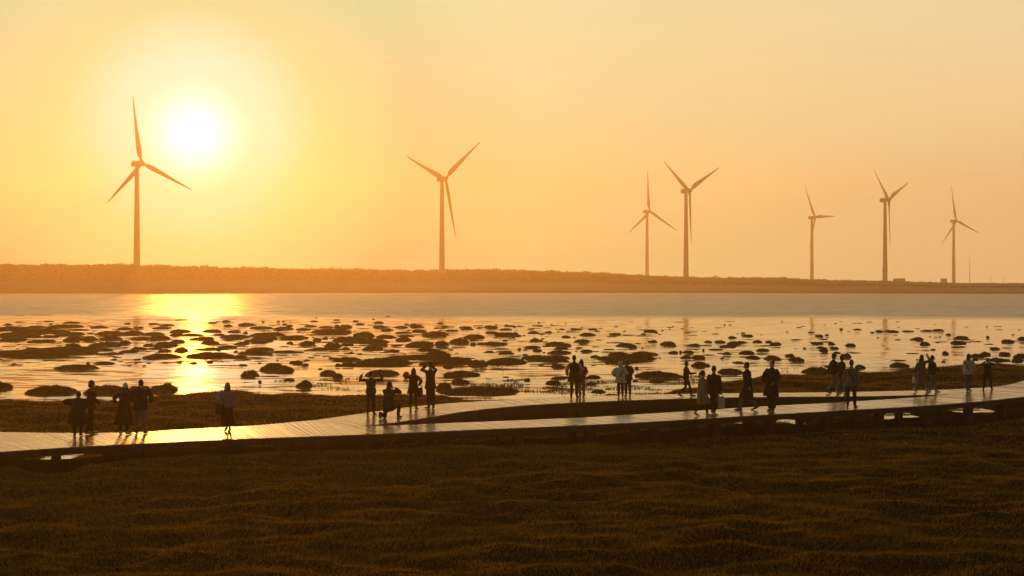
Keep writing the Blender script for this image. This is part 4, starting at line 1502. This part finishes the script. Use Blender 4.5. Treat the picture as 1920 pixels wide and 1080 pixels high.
    if hat:
        kind, hm = hat
        m_ = MB()
        if kind == 'beanie':
            m_.ell(sc_(hd(0, -.012, .125)), (.094 * k, .112 * k, .105 * k), H3)
            m_.tube([sc_(hd(0, -.012, .085)), sc_(hd(0, -.012, .125))], [(.097 * k, .115 * k), (.097 * k, .115 * k)], tuple(H3 @ Vector((1, 0, 0))), 18, .1)
            m_.ell(sc_(hd(0, -.02, .245)), (.030 * k, .030 * k, .028 * k), H3, 8, 6)
        elif kind == 'hood':
            m_.ell(sc_(hd(0, -.035, .095)), (.112 * k, .112 * k, .128 * k), H3)
            m_.tube([sc_(hd(0, -.05, .0)), sc_(u(0, -.05, .43))], [(.105 * k, .09 * k), (.13 * k, .10 * k)], ux, 14)
        elif kind == 'cap':
            m_.ell(sc_(hd(0, -.006, .135)), (.090 * k, .104 * k, .078 * k), H3)
            m_.tube([sc_(hd(0, .07, .130)), sc_(hd(0, .13, .122)), sc_(hd(0, .175, .112))], [(.075 * k, .014 * k), (.072 * k, .012 * k), (.045 * k, .008 * k)], tuple(H3 @ Vector((1, 0, 0))), 12)
        m_.fuse({'beanie': 'beanie', 'hood': 'hood', 'cap': 'cap'}[kind], .013, hm, T, 1)
    for ex in extra:
        m_ = MB()
        if ex == 'mask':
            m_.ell(sc_(hd(0, .072, .012)), (.058 * k, .048 * k, .044 * k), H3, 12, 8)
            m_.fuse('face_mask', .010, C_MASK, T, 1)
        elif ex in ('strap', 'strap_r'):
            sg = 1 if ex == 'strap' else -1
            pts, rr_ = [], []
            for i in range(25):
                g_ = 2 * math.pi * i / 24
                v = math.cos(g_)
                z = .20 + .27 * v
                x = sg * (.0 - .15 * v)
                y = math.sin(g_) * (.128 + g + .022 * (1 - abs(v)))
                pts.append(sc_(u(x, y, z)))
                rr_.append((.022 * k, .006 * k))
            m_.tube(pts, rr_, ux, 8)
            m_.build('shoulder_strap', C_BLACK, T, True)
        elif ex == 'backpack':
            m_.tube([sc_(u(0, -.175, .06)), sc_(u(0, -.19, .12)), sc_(u(0, -.19, .32)), sc_(u(0, -.165, .42))], [(.10 * k, .05 * k), (.14 * k, .075 * k), (.135 * k, .07 * k), (.09 * k, .04 * k)], ux, 14)
            m_.fuse('backpack', .014, C_NAVY, T, 2)
        elif ex == 'waist':
            m_.tube([sc_(u(0, 0, .055)), sc_(u(0, 0, .18))], [(.196 * k, .145 * k), (.184 * k, .138 * k)], ux, 18, .05)
            m_.fuse('waist_band', .013, C_GREY, T, 1)
        elif ex == 'scarf':
            m_.tube([sc_(u(0, 0, .47)), sc_(u(0, .01, .545))], [(.105 * k, .10 * k), (.085 * k, .09 * k)], ux, 14, .3)
            m_.tube([sc_(u(.03, .11, .47)), sc_(u(.05, .16, .30)), sc_(u(.05, .15, .12))], [(.05 * k, .02 * k), (.055 * k, .02 * k), (.055 * k, .015 * k)], ux, 10)
            m_.fuse('scarf', .013, C_BROWN, T, 2)
    J['world'] = Matrix.Translation(loc) @ Matrix.Rotation(D2R(rz), 4, 'Z') @ Matrix.Scale(k, 4)
    J['U'] = U
    return T, J


def phone(J, side, label, size=(.078, .010, .158), tilt=0, name='phone', along='up'):
    W = J['world']
    c = W @ (J[side + 'grip'] + Vector((0, 0, .02)))
    m_ = MB()
    m_.box((0, 0, 0), size)
    m_.box((.02, -size[1] * .5 - .001, size[2] * .36), (.024, .004, .026))
    o = m_.build(name, C_PHONE)
    bv = o.modifiers.new('b', 'BEVEL')
    bv.width = .002
    o.location = c
    o.rotation_euler = (0, D2R(tilt), J['world'].to_euler().z)
    tag(o, label, name)
    return o


def camera_prop(J, label):
    W = J['world']
    c = W @ ((J['lgrip'] + J['rgrip']) / 2 + Vector((0, .02, .03)))
    m_ = MB()
    m_.box((0, 0, 0), (.13, .06, .085))
    m_.box((0, 0, .052), (.05, .05, .03))
    m_.tube([(0, .03, 0), (0, .07, 0), (0, .13, 0)], [.036, .036, .04], (1, 0, 0), 14, .02)
    o = m_.build('camera', C_BLACK)
    o.location = c
    o.rotation_euler = (0, 0, W.to_euler().z)
    tag(o, label, 'camera')


def bag(loc, rz, size, m, label, name, strap_to=None):
    """soft bag: body with gusset plus two handles, or one long strap up to a shoulder"""
    T = thing(name, label, 'bag', loc, rz)
    m_ = MB()
    w_, d_, h_ = size
    m_.tube([(0, 0, -h_), (0, 0, -h_ * .92), (0, 0, -h_ * .5), (0, 0, -h_ * .08), (0, 0, 0)], [(w_ * .42, d_ * .45), (w_ * .5, d_ * .55), (w_ * .52, d_ * .5), (w_ * .46, d_ * .3), (w_ * .42, d_ * .16)], (1, 0, 0), 16, .02)
    m_.fuse('bag_body', .012, m, T, 1)
    if strap_to is None:
        for sy in (-1, 1):
            h = MB()
            pts = [(-w_ * .22, sy * d_ * .12, -.01), (-w_ * .16, sy * d_ * .08, .07), (0, 0, .11), (w_ * .16, sy * d_ * .08, .07), (w_ * .22, sy * d_ * .12, -.01)]
            h.tube(pts, [(.010, .004)] * 5, (1, 0, 0), 6)
            h.build('handle', m, T)
    else:
        for sx in (-1, 1):
            h = MB()
            q = Matrix.Rotation(-rz, 3, 'Z') @ (Vector(strap_to) - Vector(loc))
            h.tube([(sx * w_ * .38, 0, -.02), (sx * w_ * .2 + q.x * .5, q.y * .5, q.z * .5), (q.x, q.y, q.z)], [(.014, .005)] * 3, (1, 0, 0), 6)
            h.build('handle', m, T)
    return T


def walkpose(s, ph=1, swing=.16, **kw):
    """mid-stride: ph=1 right foot forward"""
    a, b_ = s * .5, -s * .5
    hz_ = .08 + math.sqrt(max(.838 ** 2 - (s * .5) ** 2, .3)) + .012
    P = dict(hipz=hz_, lean=3)
    fwd_f, back_f = (a + .02, 0.0, 0, -4), (b_ + .02, 0, 0, 32)
    if ph > 0:
        P['fr'] = (.085, a, 0.0, -5, 0)
        P['fl'] = (-.085, b_, 0.0, 5, 34)
        P['lh'], P['rh'] = (-.26, swing + .04, .84), (.26, -swing, .84)
    else:
        P['fl'] = (-.085, a, 0.0, 5, 0)
        P['fr'] = (.085, b_, 0.0, -5, 34)
        P['lh'], P['rh'] = (-.26, -swing, .84), (.26, swing + .04, .84)
    P.update(kw)
    return P


def hgt(py, ytop):
    return (py - ytop) / F * gp(0, py, DECK_Z).y


# far left, five people on the wide left deck
person('person in a dark puffy coat bending forward with elbow out, shortest of the left group', 146, 816.5, 1.66, 12,
       dict(hipz=.74, hyy=-.16, lean=42, fl=(-.10, .02, 0, 10, 0), fr=(.10, -.04, 0, -10, 0), lh=(-.22, .42, .98), rh=(.20, .42, .95), le=(-1, -.1, .1), re=(1, -.2, 0), hp=-8),
       ('coat', C_NAVY, .42, .035), ('trousers', C_BLACK, 1.0), C_SHOEB, 'short')
person('person in a maroon jacket standing behind the bent figure in the left group', 170, 813.5, hgt(815, 714), -62,
       dict(fl=(-.10, .10, 0, 6, 0), fr=(.10, -.10, 0, -6, 0), lh=(-.22, .30, 1.02), rh=(.22, .26, 1.0), hy=12),
       ('jacket', C_MAROON, .84, .01), ('trousers', C_BLACK, 1.15), C_SHOEB, 'bob')
person('person in a white knitted hat and long dark coat holding elbows out', 233, 814, hgt(815, 721), -12,
       dict(fl=(-.15, .02, 0, 14, 0), fr=(.14, 0, 0, -14, 0), lh=(-.46, .20, 1.08), rh=(.24, .34, 1.14), le=(-1, -.6, -.2), re=(1, -.4, -.3), roll=2),
       ('coat', C_BROWN, .33, .02), ('trousers', C_BLACK, 1.0), C_SHOEW, 'long', ('beanie', C_MASK))
person('person in a black jacket and grey trousers seen from behind, rightmost of the left group', 264, 813, hgt(814, 712.5), 6,
       dict(fl=(-.13, 0, 0, 10, 0), fr=(.14, .02, 0, -12, 0), lh=(-.24, .26, 1.02), rh=(.25, .22, 1.0), le=(-1, -.5, -.1), re=(1, -.5, -.1), hp=-4),
       ('jacket', C_BLACK, .78, .03), ('trousers', C_GREY, 1.1), C_SHOEB, 'short')
T5, J5 = person('person in a pale lilac jacket and dark skirt walking toward the camera alone', 427, 809, hgt(811, 718.5), 172,
       dict(fl=(-.10, .10, 0, 5, 0), fr=(.10, -.12, 0, -5, 25), lh=(-.26, .08, .92), rh=(.16, .30, 1.12), re=(1, -.3, -.4), hp=-6),
       ('jacket', C_LILAC, .86, .045), ('skirt', C_MAROON, .62), C_SHOEB, 'long', None, ('scarf',))
bag(J5['world'] @ Vector((.20, .24, 1.00)), D2R(172), (.30, .14, .32), C_BLACK, 'dark shoulder bag carried in front of the lilac jacket', 'shoulder_bag', J5['world'] @ (J5['rsh'] + Vector((-.04, .02, .06))))

# four photographers at the fork
T6, J6 = person('person with both arms raised beside the head, grey band round the waist, at the fork', 695.5, 777.5, hgt(779, 697), 5,
       dict(fl=(-.13, -.03, 0, 8, 0), fr=(.13, .05, 0, -25, 0), lh=(-.36, .10, 1.60), rh=(.42, .16, 1.60), le=(-1, -.2, -.8), re=(1, -.2, -.8), curl=1.1, lean=0),
       ('jacket', C_BROWN, .86, .01), ('trousers', C_BLACK, 1.15), C_SHOEB, 'short', None, ('waist',))
phone(J6, 'r', 'small phone held up in the right hand of the arms raised person', tilt=10)
person('person kneeling on one knee with long dark hair, photographing between the standing photographers', 729.5, 784, 1.72, -18,
       dict(hipz=.47, hyy=-.05, lean=8, fl=(-.17, -.44, 0.0, 8, 62), fr=(.26, .26, 0, -12, 0), lk=(0, 1, -.9), rk=(.25, 1, .8), lh=(-.08, .34, 1.02), rh=(.10, .34, 1.02), le=(-1, -.2, -.6), re=(1, -.2, -.6), curl=1.0),
       ('jacket', C_BLACK, .36, .015), ('trousers', C_BLACK, 1.05), C_SHOEB, 'long')
T8, J8 = person('woman in a long dark jacket with hand raised to her face, bag at her hip', 775, 767.5, hgt(769, 691), -8,
       dict(fl=(-.12, 0, 0, 8, 0), fr=(.13, .02, 0, -10, 0), lh=(-.14, .30, 1.42), rh=(.20, .24, 1.02), le=(-1, -.1, -.4), re=(1, -.3, -.3), curl=1.0, hy=14),
       ('coat', C_BLACK, .66, .012), ('trousers', C_BLACK, 1.0), C_SHOEB, 'long')
bag(J8['world'] @ Vector((.28, .02, .92)), D2R(-8), (.22, .13, .30), C_BLACK, 'dark bag hanging at the right hip of the woman in the long jacket', 'shoulder_bag', J8['world'] @ (J8['rsh'] + Vector((-.04, .02, .05))))
T9, J9 = person('tall man in dark clothes holding a camera to his face, rightmost photographer at the fork', 807, 766, hgt(768, 680), 20,
       dict(fl=(-.08, .02, 0, 22, 0), fr=(.10, -.02, 0, -4, 0), lh=(-.08, .24, 1.60), rh=(.10, .25, 1.58), le=(-1, .1, -.7), re=(1, .1, -.7), curl=1.1, lean=-2),
       ('coat', C_NAVY, .74, .0), ('trousers', C_BLACK, 1.2), C_SHOEB, 'short', ('cap', C_BLACK))
camera_prop(J9, 'black camera held to the face of the tall man at the fork')

# two couples on the rear walkway
person('man in a long black vest with pale grey sleeves beside the red jacket', 1076.5, 746.5, hgt(748, 667), -6,
       dict(fl=(-.12, .02, 0, 8, 0), fr=(.12, -.02, 0, -6, 0), lh=(-.29, .14, .92), rh=(.24, .24, .98), le=(-1, -.5, 0), re=(1, -.6, 0)),
       ('coat', C_BLACK, .66, .02), ('trousers', C_BLACK, 1.0), C_SHOEB, 'short', None, (), C_PALE)
person('person in a red jacket and grey jeans half hidden behind the man with pale sleeves', 1090.5, 744.5, hgt(745.5, 674.5), 25,
       dict(fl=(-.10, .02, 0, 8, 0), fr=(.10, 0, 0, -8, 0), lh=(-.22, .20, 1.0), rh=(.22, .22, 1.02)),
       ('jacket', C_RED, .80, .02), ('trousers', C_PALEDENIM, 1.05), C_SHOEB, 'long')
person('person in a white hooded puffer coat with a dark shoulder strap, seen from behind', 1163.5, 744.3, hgt(745.5, 678.5), 8,
       dict(fl=(-.10, 0, 0, 6, 0), fr=(.10, .02, 0, -8, 0), lh=(-.25, .18, 1.04), rh=(.24, .22, 1.06), le=(-1, -.5, -.1)),
       ('coat', C_WHITE, .68, .05), ('trousers', C_BROWN, 1.1), C_SHOEB, None, ('hood', C_WHITE), ('strap_r',))
person('person in a dark jacket leaning close to the white puffer coat', 1177, 743.6, hgt(745, 675.5), 18,
       dict(fl=(-.09, .04, 0, 6, 0), fr=(.10, -.02, 0, -8, 0), lh=(-.20, .30, 1.10), rh=(.22, .26, 1.04), roll=-3),
       ('jacket', C_BLACK, .78, .03), ('trousers', C_BLACK, 1.1), C_SHOEB, 'short')

# walkers right of centre
T14, J14 = person('slim person in dark clothes striding right on the rear walkway, hand held forward', 1286, 743, hgt(745, 676.5), -84,
       walkpose(.66, -1, .02, lh=(-.16, .36, 1.10), rh=(.20, .38, 1.12), le=(-.4, -1, -.2), re=(.4, -1, -.2), curl=1.0, lean=2),
       ('jacket', C_BLACK, .84, .0), ('trousers', C_BLACK, .9), C_SHOEB, 'short')
phone(J14, 'r', 'phone held in front of the slim walker on the rear walkway', tilt=0)
person('girl with a ponytail in a tan coat walking right beside the bag carrier', 1316, 780, hgt(782, 694.5), -66,
       walkpose(.46, 1, .05),
       ('coat', C_TAN, .48, .02), ('trousers', C_BLACK, .95), C_SHOEW, 'ponytail')
T16, J16 = person('person in a black jacket and white trainers carrying a white bag in the right hand', 1338, 779, hgt(781, 686.5), -40,
       dict(fl=(-.09, .13, 0, 0, 0), fr=(.10, -.10, 0, -6, 12), lh=(-.26, .06, .86), rh=(.28, .05, .82), hipz=.915, curl=1.3),
       ('jacket', C_BLACK, .76, .035), ('trousers', C_BLACK, 1.05), C_SHOEW, 'short')
bag(J16['world'] @ (J16['rgrip'] + Vector((0, 0, -.10))), D2R(-20), (.28, .12, .42), C_BAGW, 'white carrier bag hanging from the hand of the person in white trainers', 'carrier_bag')
person('person in a long black coat, grey trousers and face mask walking left', 1402, 769, hgt(770.5, 677), 84,
       walkpose(.60, -1, .06, hy=-30),
       ('coat', C_BLACK, .40, .015), ('trousers', C_GREY, 1.15), C_SHOEB, 'short', None, ('mask',))
person('person in a black coat and wide trousers with hands in pockets facing the camera', 1446.5, 770.5, hgt(772, 675.5), 138,
       dict(fl=(-.07, .06, 0, 0, 0), fr=(.08, -.05, 0, 0, 8), lh=(-.21, .16, .98), rh=(.21, .14, .98), le=(-1, -.6, 0), re=(1, -.6, 0), lean=-4),
       ('coat', C_BLACK, .50, .02), ('wide', C_BLACK, 1.1), C_SHOEB, 'short', None, ('mask',))
person('person in a cap, dark jacket and pale jeans walking right on the rear walkway', 1562, 737.3, hgt(739, 662), -78,
       walkpose(.60, -1, .12),
       ('jacket', C_BLACK, .84, .01), ('trousers', C_PALEDENIM, 1.05), C_SHOEB, 'short', ('cap', C_BLACK))
person('person in a dark jacket and blue jeans walking just right of the cap wearer', 1577.5, 739.3, hgt(741, 667), -72,
       walkpose(.34, 1, .08),
       ('jacket', C_BROWN, .80, .015), ('trousers', C_DENIM, 1.05), C_SHOEW, 'short')
person('person in a pale checked jacket with a strap, walking away on the front walkway', 1596.5, 764.5, hgt(766.5, 675.5), -12,
       walkpose(.30, 1, .06, fr=(.14, .10, 0, -25, 0), fl=(-.14, -.10, 0, 4, 20)),
       ('jacket', C_PLAID, .80, .02), ('trousers', C_BLACK, 1.05), C_SHOEB, 'short', None, ('strap',))
T22, J22 = person('long haired person in a grey teal top and pale jeans raising a phone while walking', 1727, 734.8, hgt(737, 664.5), -64,
       walkpose(.62, 1, .06, rh=(.12, .30, 1.60), re=(1, .1, -.8), lh=(-.27, -.16, .84), curl=1.0),
       ('jacket', C_TEAL, .84, .01), ('trousers', C_PALEDENIM, 1.1), C_SHOEW, 'long', None, ('strap',))
phone(J22, 'r', 'phone raised by the long haired person in the grey teal top', tilt=0)
bag(J22['world'] @ (J22['lgrip'] + Vector((0, 0, -.10))), D2R(-60), (.22, .08, .26), C_BAGW, 'small white bag hanging from the hand of the person raising a phone', 'carrier_bag')
person('person in a black jacket walking right in front of the phone raising person', 1747, 735.8, hgt(738, 665.5), -76,
       walkpose(.62, -1, .05, lh=(-.18, .26, 1.0), rh=(.20, .26, 1.02)),
       ('jacket', C_BLACK, .84, .02), ('trousers', C_GREY, 1.05), C_SHOEW, 'short')
person('person in a white jacket and blue jeans with long hair at the right', 1816, 733.2, hgt(734.5, 664), -42,
       dict(fl=(-.08, .06, 0, 4, 0), fr=(.08, -.08, 0, -4, 18), lh=(-.27, .06, .86), rh=(.25, .18, .94)),
       ('jacket', C_PALE, .80, .03), ('trousers', C_DENIM, 1.0), C_SHOEB, 'long', None, ('strap',))
T25, J25 = person('person in dark clothes with both hands raised to the face, rightmost on the boardwalk', 1851.5, 731, hgt(732.5, 671.5), -14,
       dict(fl=(-.22, .0, 0, 10, 0), fr=(.24, .06, 0, -24, 0), hipz=.90, lh=(-.07, .30, 1.50), rh=(.10, .31, 1.50), le=(-1, .1, -.6), re=(1, .1, -.6), curl=1.0),
       ('coat', C_BLACK, .70, .01), ('trousers', C_BLACK, 1.1), C_SHOEB, 'short')
phone(J25, 'r', 'phone held up by the rightmost person on the boardwalk', tilt=0)

# ---------------------------------------------------------------- haze over everything
mh = bpy.data.materials.new('sea haze')
mh.use_nodes = True
t = mh.node_tree
t.nodes.remove(t.nodes['Principled BSDF'])
pv = N(t, 'ShaderNodeVolumePrincipled')
pv.inputs['Color'].default_value = (1.0, .76, .42, 1)
pv.inputs['Density'].default_value = HAZE = 0.00060
pv.inputs['Anisotropy'].default_value = 0.68
t.links.new(pv.outputs[0], t.nodes['Material Output'].inputs['Volume'])
mb = MB()
mb.box((0, 832, 62.25), (4100, 1824, 128.5))
hz = mb.build('haze', mh)
tag(hz, 'warm evening sea haze', 'haze', kind='stuff')
